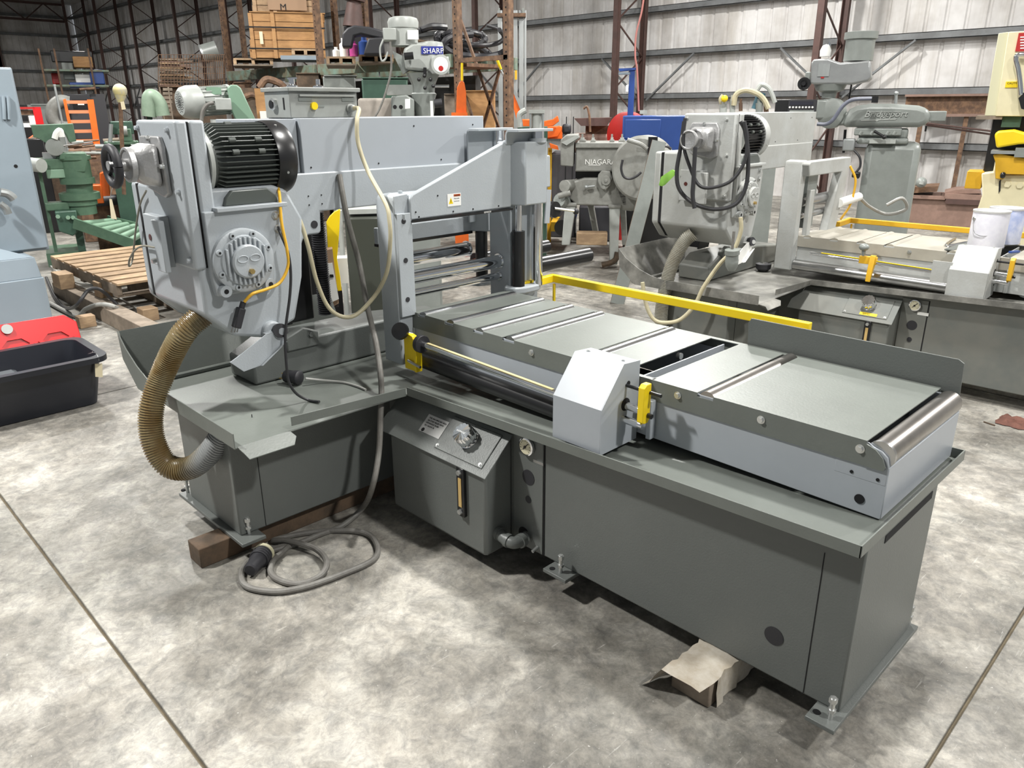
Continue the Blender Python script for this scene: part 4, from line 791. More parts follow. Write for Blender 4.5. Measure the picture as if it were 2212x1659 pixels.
cord('floor_cable', [at(100, 600, z=.02), at(118, 640, z=.02), at(140, 665, z=.02), at(165, 660, z=.16), at(190, 628, z=.27), at(215, 625, z=.27), at(245, 650, z=.16), at(285, 688, z=.02), at(330, 700, z=.02)], .014, BCORD, 'black cable snaking over the timbers behind the tote')
cord('conduit_hose', [at(108, 655, z=.02), at(140, 672, z=.02), at(168, 684, z=.02), at(185, 668, z=.08), at(215, 658, z=.15), at(245, 662, z=.15), at(275, 680, z=.03), at(310, 700, z=.02)], .018, LCORD, 'light grey conduit arching over the front timber')
cord('thin_cable', [at(110, 575, z=.03), at(135, 595, z=.1), at(165, 610, z=.18), at(200, 618, z=.18), at(250, 640, z=.1), at(300, 670, z=.02)], .010, LCORD, 'thin grey cable between the pallet and the timber')
# ================= green press machine with roller table
f = Fr(165, 545, 8.4); t = T(f, 'green_machine', 'green painted iron machine with motor guard and roller table at left', 'machine')
f.box(MB(), 100, 545, 185, 556, 0, .6, True).build('base_plate', GRN, t)
f.box(MB(), 100, 365, 165, 385, 0, .35).build('bed_beam', LGRN, t, bev=.01)
f.box(MB(), 70, 343, 165, 366, .0, .35).build('slide_bed', GRN, t, bev=.01)
f.pris(MB(), [(128, 345), (160, 345), (160, 372), (185, 372), (190, 338), (185, 330), (130, 330)], -.05, .3).build('slide_block', GRN, t, bev=.01)
MB().lathe([(.17, 0), (.17, .06), (.15, .065), (.15, .24), (.17, .25), (.17, .29)], f.pt(168, 392, .1)-V((0, 0, .02)), (0, 0, 1), 24).build('upper_flange', GRN, t)
f.cyl(MB(), 174, 440, 170, 375, .13, .12, 24).build('column', GRN, t)
MB().lathe([(.20, 0), (.20, .07), (.17, .08)], f.pt(174, 430, .12), (0, 0, 1), 28).build('lower_flange', GRN, t)
MB().lathe([(.15, 0), (.15, .1), (.17, .1), (.17, .16)], f.pt(178, 462, .12), (0, 0, 1), 28).build('base_flange', GRN, t)
f.box(MB(), 98, 438, 150, 455, 0, .2).build('side_arm', GRN, t, bev=.01)
f.pris(MB(), [(118, 458), (165, 455), (170, 500), (158, 510), (128, 500)], -.15, .2).build('end_casting', DGRN, t, bev=.01)
for u_, v_ in ((125, 468), (147, 470), (158, 470)): MB().cyl(f.pt(u_, v_, -.2), f.pt(u_, v_, -.14), .022, n=8).build('bolt_head', LGRN, t)
f.box(MB(), 165, 490, 182, 548, 0, .1, True).build('leg', DGRN, t)
f.box(MB(), 100, 372, 108, 548, .1, .2, True).build('leg', GRN, t)
f.pris(MB(), [(66, 270), (158, 267), (165, 305), (150, 308), (138, 285), (120, 285), (118, 310), (100, 310), (85, 300), (72, 296)], 0, .25).build('guard_panel', GRN, t, bev=.006)
MB().cyl(f.pt(118, 318, -.05), f.pt(118, 318, .15), .075, n=24).build('motor', MGRY, t)
MB().lathe([(.085, 0), (.085, .02), (.02, .03)], f.pt(118, 318, -.03), -f.a, 24).build('motor_end', MGRY, t)
f.box(MB(), 92, 330, 142, 346, .05, .25).build('motor_base', GALV, t)
MB().cyl(f.pt(68, 355, 0), f.pt(90, 358, -.1), .07, n=18).build('roller_motor', GRYL, t)
MB().tube(f.pts([(118, 300), (122, 288), (130, 282), (134, 296)], -.05), .03).build('exhaust_elbow', WHITE, t)
f2 = f
ra, rb = f.pt(160, 482, -.2), f.pt(290, 528, -.55); rc, rd = f.pt(232, 474, .35), f.pt(330, 498, .1)
MB().beam(ra, rb, .03, .11).build('table_rail', GRN, t); MB().beam(rc, rd, .03, .09).build('table_rail', GRN, t)
for i in range(6): MB().cyl(ra.lerp(rb, .12+.16*i)+V((0, 0, .02)), rc.lerp(rd, .12+.16*i)+V((0, 0, .0)), .032, n=14).build('table_roller', LGRN, t)
MB().cyl(f.pt(200, 436, .6), f.pt(290, 428, .6), .06, n=18).build('black_roll', RUBBER, t)
for u_ in (172, 186, 206, 222): pass
# ================= stuff behind at left
def simple(name, label, cat, u, v, d, build, group=None):
    fr = Fr(u, v, d); t = T(fr, name, label, cat, group); build(fr, t); return t
def _ladder(f, t):
    f.pris(MB(), [(136, 215), (142, 213), (165, 320), (158, 322)], 0, .12).build('side_rail', ORG, t); f.pris(MB(), [(188, 215), (202, 215), (222, 350), (208, 352)], 0, .14).build('side_rail', ORG, t); f.box(MB(), 165, 318, 215, 335, .03, .12, True).build('frame_base', RUST, t)
    for i in range(5):
        q = i*21; MB().hexa(f.pts([(140+q*.22, 225+q), (192+q*.22, 223+q), (192+q*.22, 223+q), (140+q*.22, 225+q)], .02), f.pts([(140+q*.22, 218+q), (192+q*.22, 216+q), (192+q*.22, 216+q), (140+q*.22, 218+q)], .02)) if 0 else f.box(MB(), 141+q*.22, 217+q, 192+q*.22, 224+q, .02, .07).build('rung', mat('orange_faded', (.62, .22, .10), .5), t)
simple('pallet_jack_fork', 'orange slatted steel frame standing in the far left clutter', 'steel frame', 175, 300, 10.5, _ladder)
simple('elbow_duct', 'thick grey curved duct elbow behind the green machine', 'duct', 130, 250, 11.5, lambda f, t: (MB().tube(f.pts([(150, 221), (130, 218), (114, 232), (112, 252), (122, 270), (142, 275), (150, 275)]), .085, n=16).build('elbow', GRY, t), f.box(MB(), 126, 270, 150, 300, -.05, .2, True).build('duct_stand', MGRY, t)))
simple('steel_rod', 'thin pale steel rod leaning among the left clutter', 'rod', 125, 225, 9.5, lambda f, t: (f.cyl(MB(), 180, 480, 118, 186, .014, 0, 8).build('rod', GALV, t), f.cyl(MB(), 118, 186, 117, 182, .017, 0, 8).build('tip', GALV, t)))
def _cab(f, t):
    f.box(MB(), 152, 203, 205, 330, 0, .5, True).build('cabinet_body', mat('charcoal', (.03, .03, .034), .4), t, bev=.01); f.box(MB(), 158, 215, 198, 240, -.02, 0).build('upper_panel', BLACK, t); f.box(MB(), 158, 245, 198, 300, -.02, 0).build('lower_panel', mat('charcoal2', (.05, .05, .055), .4), t)
    f.box(MB(), 205, 203, 236, 330, .1, .6, True).build('side_cabinet', mat('charcoal2', (.05, .05, .055), .4), t)
    f.box(MB(), 168, 224, 182, 227, -.03, -.02).build('door_handle', WHITE, t)
    f.cyl(MB(), 172, 193, 204, 191, .02, 0).build('top_rail', RUST, t)
simple('dark_cabinet', 'tall charcoal cabinet behind the orange frame', 'cabinet', 190, 300, 12, _cab)
def _red(f, t):
    f.box(MB(), 74, 231, 92, 275, 0, .1).build('red_post', REDP, t); f.box(MB(), 40, 275, 96, 300, -.05, .3, True).build('rack_base', BLACK, t); f.box(MB(), 42, 231, 75, 236, 0, .1).build('top_bar', RED, t); f.box(MB(), 42, 238, 72, 248, .05, .09).build('dark_panel', RUST, t); f.box(MB(), 63, 250, 76, 270, -.02, 0).build('white_plate', WHITE, t); f.box(MB(), 42, 250, 60, 262, .05, .1).build('grey_plate', BLACK, t); f.box(MB(), 48, 266, 70, 280, .0, .2).build('white_box', WHITE, t)
simple('red_rack', 'red steel frame with dark panel beside the tall blue-grey door', 'steel frame', 70, 260, 10.8, _red)
simple('partition_board', 'plain dark grey panel behind the elbow duct', 'panel', 100, 250, 14, lambda f, t: (f.box(MB(), 66, 226, 112, 300, 0, .3, True).build('panel_body', MGRY, t), f.box(MB(), 66, 224, 112, 227, -.02, .3).build('top_edge', MGRY, t)))
def _ball(f, t):
    p = f.pt(259, 196); MB().sphere(p, .072, 20).build('globe', GBALL, t); f.cyl(MB(), 260, 222, 260, 206, .028, 0, 14, r2=.06).build('neck', GBALL, t); f.cyl(MB(), 268, 420, 260, 222, .022, 0, 10).build('post', RUST, t)
    MB().sheet(f.pts([(260, 220), (268, 219), (272, 236), (263, 237)], -.05), -f.a, .002).build('paper_tag', PAPER, t)
simple('lamp_post', 'round faded yellow globe on a post with a paper tag', 'post', 260, 200, 8.2, _ball)
def _pump(f, t):
    MB().tube(f.pts([(322, 252), (322, 215), (330, 208), (345, 225), (352, 250)]), .09, n=16).build('pump_body', mat('pale_green', (.22, .30, .22), .5, var=.3, vs=6), t); f.box(MB(), 314, 205, 326, 262, .02, .14).build('pump_column', DGRN, t); f.cyl(MB(), 320, 208, 320, 202, .03).build('cap', DGRN, t); f.box(MB(), 312, 258, 358, 300, 0, .3, True).build('pump_base', DGRN, t)
simple('bench_pump', 'pale green rounded pump casting behind the saw handwheel', 'pump', 335, 240, 10, _pump)
simple('steel_trestle', 'black steel trestle left of the pale green pump', 'trestle', 305, 240, 12, lambda f, t: [f.box(MB(), u0, 210, u0+4, 300, 0, .04, True).build('leg', BLACK, t) for u0 in (301, 311)]+[f.box(MB(), 297, 209, 318, 212, 0, .05).build('top_bar', BLACK, t)])
def _vise(f, t):
    f.box(MB(), 240, 262, 288, 290, .02, .2).build('green_guard', DGRN, t, bev=.01); f.cyl(MB(), 262, 283, 275, 283, .055, 0, 18).build('wheel', GRY, t); f.box(MB(), 258, 278, 285, 306, .0, .2).build('drill_body', GRN, t, bev=.01); f.box(MB(), 225, 307, 300, 312, -.1, .4).build('bench_top', GRN, t); f.cyl(MB(), 238, 310, 240, 268, .022, -.05, 10).build('lever', GALV, t); f.box(MB(), 240, 312, 290, 400, 0, .3, True).build('bench_base', DGRN, t)
simple('bench_machine', 'small green bench machine just left of the saw belt guard', 'machine', 262, 290, 8.6, _vise)
rnd = random.Random(11)
for i in range(22):
    u_, v_ = rnd.uniform(160, 285), rnd.uniform(298, 345); fr = Fr(u_, v_, 8.6+rnd.random()*.6); L_ = rnd.uniform(25, 70); s_ = rnd.uniform(-.15, .12)
    lone(fr.cyl(MB(), u_-L_/2, v_-s_*L_/2, u_+L_/2, v_+s_*L_/2, rnd.choice((.012, .018, .025)), 0, 8), 'steel_bar', rnd.choice((GALV, RUST, WOODG, STEEL, GRYL)), 'loose '+rnd.choice(('thin', 'short', 'long', 'dull'))+' bar in the metal stock pile behind the handwheel', 'bar', group='loose bars in the left metal pile')
lone(Fr(225, 340, 9.5).box(MB(), 160, 322, 290, 460, .2, 1.0, True), 'stock_bench', RUST, 'low rusty bench under the pile of loose bars', 'bench', bev=.01)
def _orgm(f, t):
    f.pris(MB(), [(215, 375), (232, 368), (240, 430), (218, 430)], 0, .2).build('orange_arm', ORG, t, bev=.01); f.box(MB(), 196, 400, 222, 440, -.05, .15).build('orange_block', ORG, t, bev=.01); f.box(MB(), 255, 388, 290, 420, .0, .3).build('orange_housing', ORG, t, bev=.01); f.box(MB(), 275, 393, 312, 415, -.1, .1).build('white_box', BODY, t, bev=.01); f.box(MB(), 200, 440, 300, 470, .2, .6, True).build('dark_base', RUST, t)
    f.cyl(MB(), 262, 410, 262, 398, .05, -.05, 14).build('knob', WHITE, t)
simple('orange_machine', 'orange machine parts partly hidden behind the handwheel', 'machine', 240, 420, 8.9, _orgm)
# shelf with goods far left
def _shelf(f, t):
    for z_ in (183, 150): f.box(MB(), 95, z_, 235, z_+4, 0, 1).build('shelf_board', RACKG, t)
    for u_ in (100, 133, 205): f.box(MB(), u_, 105, u_+4, 300, -.02, .05, True).build('upright', RUST, t)
simple('storage_shelf', 'far shelf with boxes in the left corner of the hall', 'shelf', 160, 200, 17, _shelf)
for u0, v0, u1, v1, m_, nm, lb in ((112, 158, 128, 182, RED, 'red_box', 'small red box on the far left shelf'), (135, 135, 160, 172, MGRY, 'grey_bin', 'grey bin leaning on the far left shelf'), (158, 122, 200, 146, WOODO, 'wooden_crate', 'small wooden crate on the upper far left shelf'), (163, 160, 196, 183, WHITE, 'white_carton', 'white carton on the far left shelf'), (195, 150, 225, 182, BLUE, 'blue_bin', 'blue bin beside the white carton'), (150, 178, 215, 190, BLUE, 'blue_tarp_roll', 'flat blue bundle on the far left shelf'), (110, 110, 200, 135, BLACK, 'black_drum_rack', 'large black bundle at the top of the far left shelf')):
    fr = Fr((u0+u1)/2, v1, 17.2); lone(fr.box(MB(), u0, v0, u1, v1, 0, .5), nm, m_, lb, nm.split('_')[-1] if nm != 'blue_tarp_roll' else 'roll', bev=.02)
# wire baskets of sticks and drum
def _basket(f, t, u0, v0, u1, v1, nu=13, nv=8):
    A, B_, C_, D_ = f.pt(u0, v1), f.pt(u1, v1), f.pt(u1, v0), f.pt(u0, v0); dep = f.a*.8
    for i in range(nu+1):
        q = i/nu; MB().beam(A.lerp(B_, q), D_.lerp(C_, q), .008, .008).build('wire', RUST, t); 
    for i in range(nv+1): q = i/nv; MB().beam(A.lerp(D_, q), B_.lerp(C_, q), .008, .008).build('wire', RUST, t)
    for i in range(5): q = i/4; MB().beam(B_+dep*q, C_+dep*q, .008, .008).build('wire', RUST, t)
    for i in range(6): q = i/5; MB().beam(B_.lerp(C_, q), B_.lerp(C_, q)+dep, .008, .008).build('wire', RUST, t)
    f.box(MB(), u0, v1, u1, v1+3, 0, .8).build('basket_floor', RUST, t); f.box(MB(), u0+2, v1+3, u1-2, v1+40, .1, .7, True).build('basket_stand', WOODD, t)
simple('wire_basket', 'rusty wire basket full of short sticks, upper left of the rack', 'basket', 400, 150, 12, lambda f, t: _basket(f, t, 342, 118, 430, 185))
simple('wire_basket', 'empty rusty wire basket holding the grey drum', 'basket', 440, 180, 11.9, lambda f, t: _basket(f, t, 430, 118, 486, 185, 14, 5))
rnd = random.Random(2)
for i in range(46):
    v_ = 126+i*1.3; u_ = rnd.uniform(352, 385); fr = Fr(u_, v_, 12.15+rnd.random()*.35); L_ = rnd.uniform(45, 70)
    lone(fr.box(MB(), max(345, u_-L_/2), v_, min(426, u_+L_/2), v_+2.6, 0, .05), 'wood_stick', rnd.choice((WOODG, WOOD, WOODG, BRNL)), 'short wooden stick stacked in the wire basket', 'stick', group='sticks in the wire basket')
simple('stick_crate', 'tall slatted crate of sticks behind the grey motor', 'crate', 400, 250, 11.5, lambda f, t: [f.box(MB(), 352, 190+i*9, 372, 196+i*9, 0, .5).build('slat', WOODG, t) for i in range(7)]+[f.box(MB(), 352, 188, 354, 300, -.02, .02, True).build('corner_post', WOODG, t), f.box(MB(), 370, 188, 373, 300, -.02, .02, True).build('corner_post', WOODG, t)])
simple('steel_drum', 'grey plastic drum lying on the wire baskets', 'drum', 450, 115, 12.1, lambda f, t: (f.cyl(MB(), 436, 118, 470, 108, .14, 0, 24).build('drum_body', MGRY, t), MB().lathe([(.145, 0), (.145, .03)], f.pt(436, 118), f.pt(470, 108)-f.pt(436, 118), 24).build('drum_rim', GALV, t)))
# grey motor with light green belt guard
def _mot(f, t):
    a_, b_ = f.pt(398, 222, -.02), f.pt(492, 215, .1); d_ = (b_-a_).normalized(); L_ = (b_-a_).length
    MB().lathe([(.0001, -.03), (.075, -.03), (.095, -.01), (.105, .03), (.105, L_*.32), (.09, L_*.33)], a_, d_, 30).build('fan_cover', GRYL, t)
    mb_ = MB().cyl(a_+d_*L_*.32, b_, .085, n=30).build('motor_body', GRYL, t)
    for i in range(18):
        q = 2*pi*i/18; x_, y_ = perp(d_); dd = x_*cos(q)+y_*sin(q); MB().beam(a_+d_*L_*.36+dd*.088, b_-d_*.01+dd*.088, .004, .012, dd).build('cooling_fin', GRYL, t)
    MB().lathe([(.097, 0), (.097, .02), (.06, .03)], b_-d_*.01, d_, 30).build('end_bell', GRYL, t)
    gr = MB(); x_, y_ = perp(d_)
    for i in range(7):
        for j in range(10): q = 2*pi*j/10+i*.3; gr.cyl(a_-d_*.0305+(x_*cos(q)+y_*sin(q))*(.010+.008*i), a_-d_*.034+(x_*cos(q)+y_*sin(q))*(.010+.008*i), .0022, n=5)
    gr.build('grille_holes', HOLE, t, kind='stuff')
    f.box(MB(), 465, 212, 500, 238, -.12, -.06).build('terminal_box', GRYL, t, bev=.006)
    MB().tube(f.pts([(462, 222), (448, 226), (438, 240), (435, 262)], -.1), .012).build('conduit', GCORD, t)
    f.box(MB(), 455, 258, 530, 275, -.08, .1).build('motor_plate', GRYL, t)
    f.box(MB(), 446, 188, 478, 204, -.02, .02).build('top_label', LGRN, t)
    f.pris(MB(), [(490, 190), (498, 183), (512, 183), (520, 190), (560, 275), (515, 275), (500, 240)], -.05, .06).build('belt_guard', LGRN, t, bev=.008)
    f.box(MB(), 440, 275, 560, 420, -.05, .3, True).build('pedestal', DGRN, t)
simple('motor_drive', 'light grey electric motor with pale green belt guard behind the saw head', 'motor', 460, 240, 5.1, _mot)
lone(Fr(572, 240, 8).box(MB(), 553, 191, 592, 262, 0, .03, True), 'plywood_board', WOODO, 'upright orange plywood board left of the control box', 'board')
lone(Fr(590, 250, 7.8).box(MB(), 562, 240, 600, 262, .1, .4, True), 'white_tray', WHITE, 'white tray edge below the plywood board', 'tray')

for u0, v0, u1, d, m_, nm, lb in ((98, 340, 160, 10.9, WOODD, 'scrap_bin', 'dark scrap bin behind the green machine'), (160, 352, 235, 11.3, RUST, 'scrap_bin', 'rusty scrap bin right of the green machine column'), (236, 380, 320, 11.7, WOODD, 'scrap_bin', 'dark scrap bin behind the orange machine parts'), (60, 300, 100, 10.3, BLACK, 'scrap_bin', 'black bin beside the tall blue-grey door')):
    fr = Fr((u0+u1)/2, v0+20, d); t = T(fr, nm, lb, 'bin'); fr.box(MB(), u0, v0, u1, v0+60, 0, .35, True).build('bin_body', m_, t, bev=.01)
    rnd = random.Random(u0)
    for i in range(5): q = rnd.uniform(u0, u1-20); fr.cyl(MB(), q, v0+4, q+rnd.uniform(15, 30), v0-rnd.uniform(4, 16), .03, .2+.1*i, 8).build('scrap_piece', rnd.choice((RUST, ORG, GALV, WOODG)), t)
# ================= extras around the old saw
def om(p): return old_saw.matrix_basis @ (V(p)-SO)
cord('coiled_cable', [Fr(1482, 250, 4.26).pt(u, v) for u, v in ((1478, 262), (1470, 320), (1462, 370), (1468, 410), (1500, 440), (1545, 452), (1590, 440), (1612, 400), (1616, 340), (1610, 285), (1600, 262))], .012, BCORD, 'thick black cable hung in a big loop round the old saw head')
cord('coiled_cable', [Fr(1482, 250, 4.24).pt(u, v) for u, v in ((1480, 255), (1476, 310), (1490, 360), (1510, 400), (1540, 405), (1580, 390), (1608, 350), (1614, 300), (1608, 262))], .010, BCORD, 'second black cable loop lying across the old saw belt guard')
cord('coiled_cable', [Fr(1482, 250, 4.20).pt(u, v) for u, v in ((1502, 318), (1500, 350), (1498, 390), (1496, 420), (1500, 450))], .012, BCORD, 'black cable hanging straight down from the old saw hub')
cord('coiled_cable', [Fr(1600, 500, 4.35).pt(u, v) for u, v in ((1600, 470), (1600, 500), (1585, 540), (1555, 570), (1520, 620), (1500, 660), (1470, 690), (1440, 697), (1415, 692), (1400, 670), (1392, 640), (1388, 610))], .012, BEIGE, 'beige cable drooping from the old saw head towards the floor')
pq = thing('large_plug', 'big grey round plug hanging below the old saw head', 'plug', Fr(1582, 560, 4.35).pt(1582, 578))
fq = Fr(1582, 560, 4.35); a_ = fq.pt(1582, 538); MB().lathe([(.03, 0), (.042, .004), (.042, .03), (.036, .034), (.036, .06), (.038, .064), (.034, .10), (.02, .125), (.0001, .13)], a_, (0, .1, -1), 20).build('plug_body', MGRY, pq)
MB().cyl(a_, a_+V((0, 0, .10)), .008, n=8).build('plug_cable', GCORD, pq)
fq = Fr(1440, 385, 4.5); lone(MB().sheet(fq.pts([(1452, 366), (1457, 370), (1430, 397), (1423, 400), (1428, 382)]), (-.5, -.6, .3), .02), 'green_rag', LIME, 'bright green rag tucked on the old saw wheel housing', 'rag')
# paint cans
for i, (u, v, lb) in enumerate(((2128, 536, 'white paint can in front of its twin on the old saw table'), (2163, 528, 'white and blue paint can standing behind the other can'))):
    p = at(u, v-4, z=.815); t = thing('paint_can', lb, 'can', p); t.location.z = .8125
    q = .096; c = p.copy(); c.z = .8125; ORGN[t.name] = c
    MB().lathe([(q-.003, 0), (q, .004), (q, .20), (q-.002, .205)], c, (0, 0, 1), 32).build('can_body', mat('can_label', (.62, .62, .66), .35, var=.35, vs=22, dirt=(.42, .40, .50), ramp=(.35, .66)) if i == 0 else mat('can_label_blue', (.58, .60, .70), .35, var=.6, vs=9, dirt=(.20, .28, .55)), t)
    MB().lathe([(q, .203), (q+.003, .206), (q+.003, .214), (q-.012, .214), (q-.014, .206), (.0001, .205)], c, (0, 0, 1), 32).build('can_lid', mat('lid_steel', (.72, .72, .72), .35, .5), t)
    MB().lathe([(q+.002, -.001), (q+.002, .006)], c, (0, 0, 1), 32).build('bottom_rim', STEEL, t)
    for sx in (1, -1): MB().lathe([(.012, 0), (.010, .006)], c+V((.70*q*sx, -.0*q+(.71*q*sx), .165)), (.7*sx, .7*sx, 0), 12).build('handle_ear', STEEL, t)
    MB().tube([c+V((.75*q, .75*q, .165)), c+V((.6*q, -.5*q, .10)), c+V((.1*q, -1.02*q, .075)), c+V((-.5*q, -.95*q, .09)), c+V((-.75*q, -.75*q, .165))], .0018, n=6).build('wire_handle', STEEL, t)
p = at(2190, 640, z=.60); t = thing('water_bottle', 'clear ribbed plastic bottle standing in the old saw tray at the right edge', 'bottle', (p.x+.05, p.y+.03, .60))
pr = [(.0001, 0), (.030, 0)]
for i in range(12): pr += [(.034, .006+.012*i), (.031, .012+.012*i)]
pr += [(.033, .155), (.022, .18), (.013, .19), (.013, .205)]
MB().lathe(pr, (p.x+.05, p.y+.03, .60), (0, 0, 1), 20).build('bottle_body', mat('pet_plastic', (.55, .58, .60), .1), t)
MB().lathe([(.0145, .2), (.0145, .215), (.0001, .216)], (p.x+.05, p.y+.03, .60), (0, 0, 1), 14).build('cap', WHITE, t)
c = om((-2.20, 2.05, .8135)); 
q0 = at(2060, 522, z=.816); lone(MB().tube([at(2063, 515, z=.818), at(2045, 527, z=.818), at(2048, 531, z=.818), at(2085, 524, z=.818)], .008, n=8, sub=2), 'steel_hook', STEEL, 'bent steel bar lying on the old saw table', 'bar')
lone(MB().beam(at(2050, 540, z=.818), at(2105, 520, z=.818), .05, .006), 'steel_flat', DARK, 'flat dark strip lying across the old saw table', 'strip')
lone(MB().beam(at(2182, 545, z=.82), at(2200, 543, z=.82), .02, .01), 'blue_marker', BLUE, 'small blue marker on the old saw table', 'marker')
p = at(1648, 585, z=.552); t = thing('wire_brush_wheel', 'round chrome wire brush lying in the old saw tray', 'brush', (p.x, p.y, .551)); MB().lathe([(.03, 0), (.05, .02), (.052, .05), (.03, .055)], (p.x, p.y, .551), (0, 0, 1), 20).build('bristle_ring', RUBBER, t); MB().lathe([(.02, -.001), (.026, .03), (.02, .035), (.0001, .036)], (p.x, p.y, .575), (-.3, -.5, .6), 14).build('hub', CHROME, t)
lone(B(-.2+0, .9, 5.15, 5.25, 0, .08), 'timber_block', WOODG, 'weathered timber block under the old saw bed', 'timber') if 0 else None
# ================= seen through the opening of the main saw
f = Fr(735, 560, 4.6)
t = T(f, 'yellow_bracket', 'tall curved yellow steel bracket behind the saw opening', 'bracket'); f.pris(MB(), [(705, 480), (712, 468), (722, 458), (735, 452), (733, 500), (728, 560), (735, 600), (738, 628), (730, 630), (722, 600), (716, 560), (708, 540)], 0, .03).build('yellow_plate', YEL, t, bev=.002); f.box(MB(), 715, 628, 742, 700, 0, .1, True).build('bracket_foot', BLACK, t)
f = Fr(718, 600, 4.5)
t = T(f, 'carton', 'tall cardboard carton with white label seen through the saw opening', 'carton'); f.pris(MB(), [(705, 540), (718, 538), (732, 655), (716, 664), (706, 660)], .02, .1).build('carton_body', mat('cardboard', (.33, .22, .14), .8), t)
f.pris(MB(), [(707, 570), (718, 568), (732, 646), (712, 655), (707, 640)], .012, .019).build('printed_label', WHITE, t); f.pris(MB(), [(712, 593), (720, 593), (721, 599), (713, 600)], .008, .011).build('black_square', BLACK, t)
f.box(MB(), 700, 664, 735, 720, 0, .2, True).build('carton_base', BLACK, t)
f = Fr(745, 600, 4.8); lone(f.box(MB(), 729, 558, 752, 612, 0, .1), 'white_sheet', WHITE, 'white paper sheet behind the yellow bracket', 'paper')
lone(f.box(MB(), 737, 455, 748, 700, .2, .26, True), 'grey_post', GRYL, 'pale grey post behind the white sheet', 'post')
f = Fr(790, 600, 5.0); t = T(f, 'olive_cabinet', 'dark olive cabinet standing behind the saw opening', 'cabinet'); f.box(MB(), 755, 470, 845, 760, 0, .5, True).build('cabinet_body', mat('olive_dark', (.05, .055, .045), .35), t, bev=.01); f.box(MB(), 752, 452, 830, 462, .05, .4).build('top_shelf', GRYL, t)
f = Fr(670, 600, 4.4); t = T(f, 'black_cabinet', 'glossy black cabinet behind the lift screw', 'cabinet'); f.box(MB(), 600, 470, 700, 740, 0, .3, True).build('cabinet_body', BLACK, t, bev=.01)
# ================= pallet rack along y = 6.5
def post(u, y, lb): 
    a = at(u, 250, y=y); t = thing('rack_post', lb, 'rack post', (a.x, y, 0)); MB().box(a.x-.045, a.x+.045, y, y+.075, 0, 4.2).build('upright', RUST, t)
    for i in range(30): MB().disc((a.x, y-.0, 1.45+i*.075), (0, -1, 0), .011, 8).build('punched_slot', HOLE, t)
    return t
for u, y, lb in ((503, 6.5, 'rusty rack post left of the wooden crates'), (697, 6.5, 'rusty rack post right of the wooden crates'), (988, 6.5, 'rusty rack post right of the grey mill head'), (1094, 6.5, 'rusty rack post left of the galvanised tubes'), (540, 7.6, 'rear rack post behind the wooden crates'), (735, 7.6, 'rear rack post behind the brown cone'), (798, 7.6, 'rear rack post right of the brown cone')): post(u, y, lb)
XL, X1, X2, X3 = at(503, 250, y=6.5).x, at(697, 250, y=6.5).x, at(988, 250, y=6.5).x, at(1094, 250, y=6.5).x
for xa, xb, lb in ((XL, X1, 'left bay'), (X1, X2, 'middle bay')):
    for yy, m2 in ((6.45, 'front'), (7.55, 'rear')): lone(B(xa+.05, xb-.05, yy, yy+.05, 2.07, 2.22), 'rack_beam', RACKG, f'worn green {m2} rack beam in the {lb}', 'rack beam', bev=.004)
    for yy in (6.45, ): lone(B(xa+.05, xb-.05, yy, yy+.05, .78, .90), 'rack_beam', RACKG, f'lower green rack beam in the {lb}', 'rack beam', bev=.004)
lone(B(X2+.05, X3+.02, 6.5, 6.54, 2.12, 2.17), 'rack_beam', RUST, 'rusty thin rack beam under the pile of hoses', 'rack beam')
lone(B(X2-.5, X3-.78, 6.6, 7.3, 2.08, 2.12), 'rack_shelf', RUST, 'rusty shelf under the pile of black hoses', 'shelf')
lone(B(XL, -8.75, 7.9, 8.0, .0, 2.05), 'rack_shade_sheet', mat('rack_shade_dark', (.035, .035, .035), .9), 'dark sheet standing in for the shade behind the lower rack level', 'board')  # added dark sheet: shade of the lower rack put in as colour
for i, (a, b) in enumerate((((-8.35, 7.2, 2.9), (-7.45, 7.2, 1.2)), ((-7.45, 7.2, 2.2), (-8.35, 7.2, .3)), ((-8.35, 7.2, 2.1), (-7.45, 7.2, .3)))): lone(MB().beam(a, b, .02, .04), 'cross_brace', RUST, ('long diagonal brace high in the rack end frame', 'diagonal brace falling left in the rack end frame', 'diagonal brace falling right in the rack end frame')[i], 'brace')
# crates
def crate(f, t, u0, v0, u1, v1, dep, n, m_=WOODO):
    f.box(MB(), u0+3, v0+2, u1-3, v1, .03, dep).build('crate_core', WOODD, t)
    for i in range(n): q = (v1-v0)/n; f.box(MB(), u0, v0+i*q+.6, u1, v0+(i+1)*q-.6, 0, .03).build('plank', m_, t); f.box(MB(), u1-1, v0+i*q+.6, u1+.5, v0+(i+1)*q-.6, .03, dep).build('side_plank', m_, t)
    for u in (u0, u0+(u1-u0)*.30, u1-8): f.box(MB(), u, v0, u+8, v1, -.03, 0).build('batten', m_, t)
    f.box(MB(), u0-2, v0-2, u1+2, v0, -.02, dep).build('crate_lid', m_, t)
fr_ = Fr(615, 127, 11.6); t = T(fr_, 'wooden_crate', 'big strapped wooden crate on the left rack bay', 'crate'); crate(fr_, t, 540, 28, 700, 126, 1.0, 5)
for v in (58, 104): fr_.box(MB(), 538, v, 702, v+3, -.035, -.03).build('steel_strap', BLACK, t)
fr_.box(MB(), 561, 68, 568, 95, -.04, -.032).build('paper_label', PAPER, t)
fr_ = Fr(610, 26, 11.7); t = T(fr_, 'wooden_crate', 'upper wooden crate stacked on the strapped crate', 'crate'); crate(fr_, t, 545, -14, 690, 26, .9, 3, WOOD)
fr_.box(MB(), 578, -8, 662, 22, -.05, -.035).build('cardboard_panel', mat('cardboard', (.33, .22, .14), .8), t); MB().text('M', fr_.pt(605, 22, -.055), fr_.r, (0, 0, 1), .13, .001).build('lettering', BLACK, t)
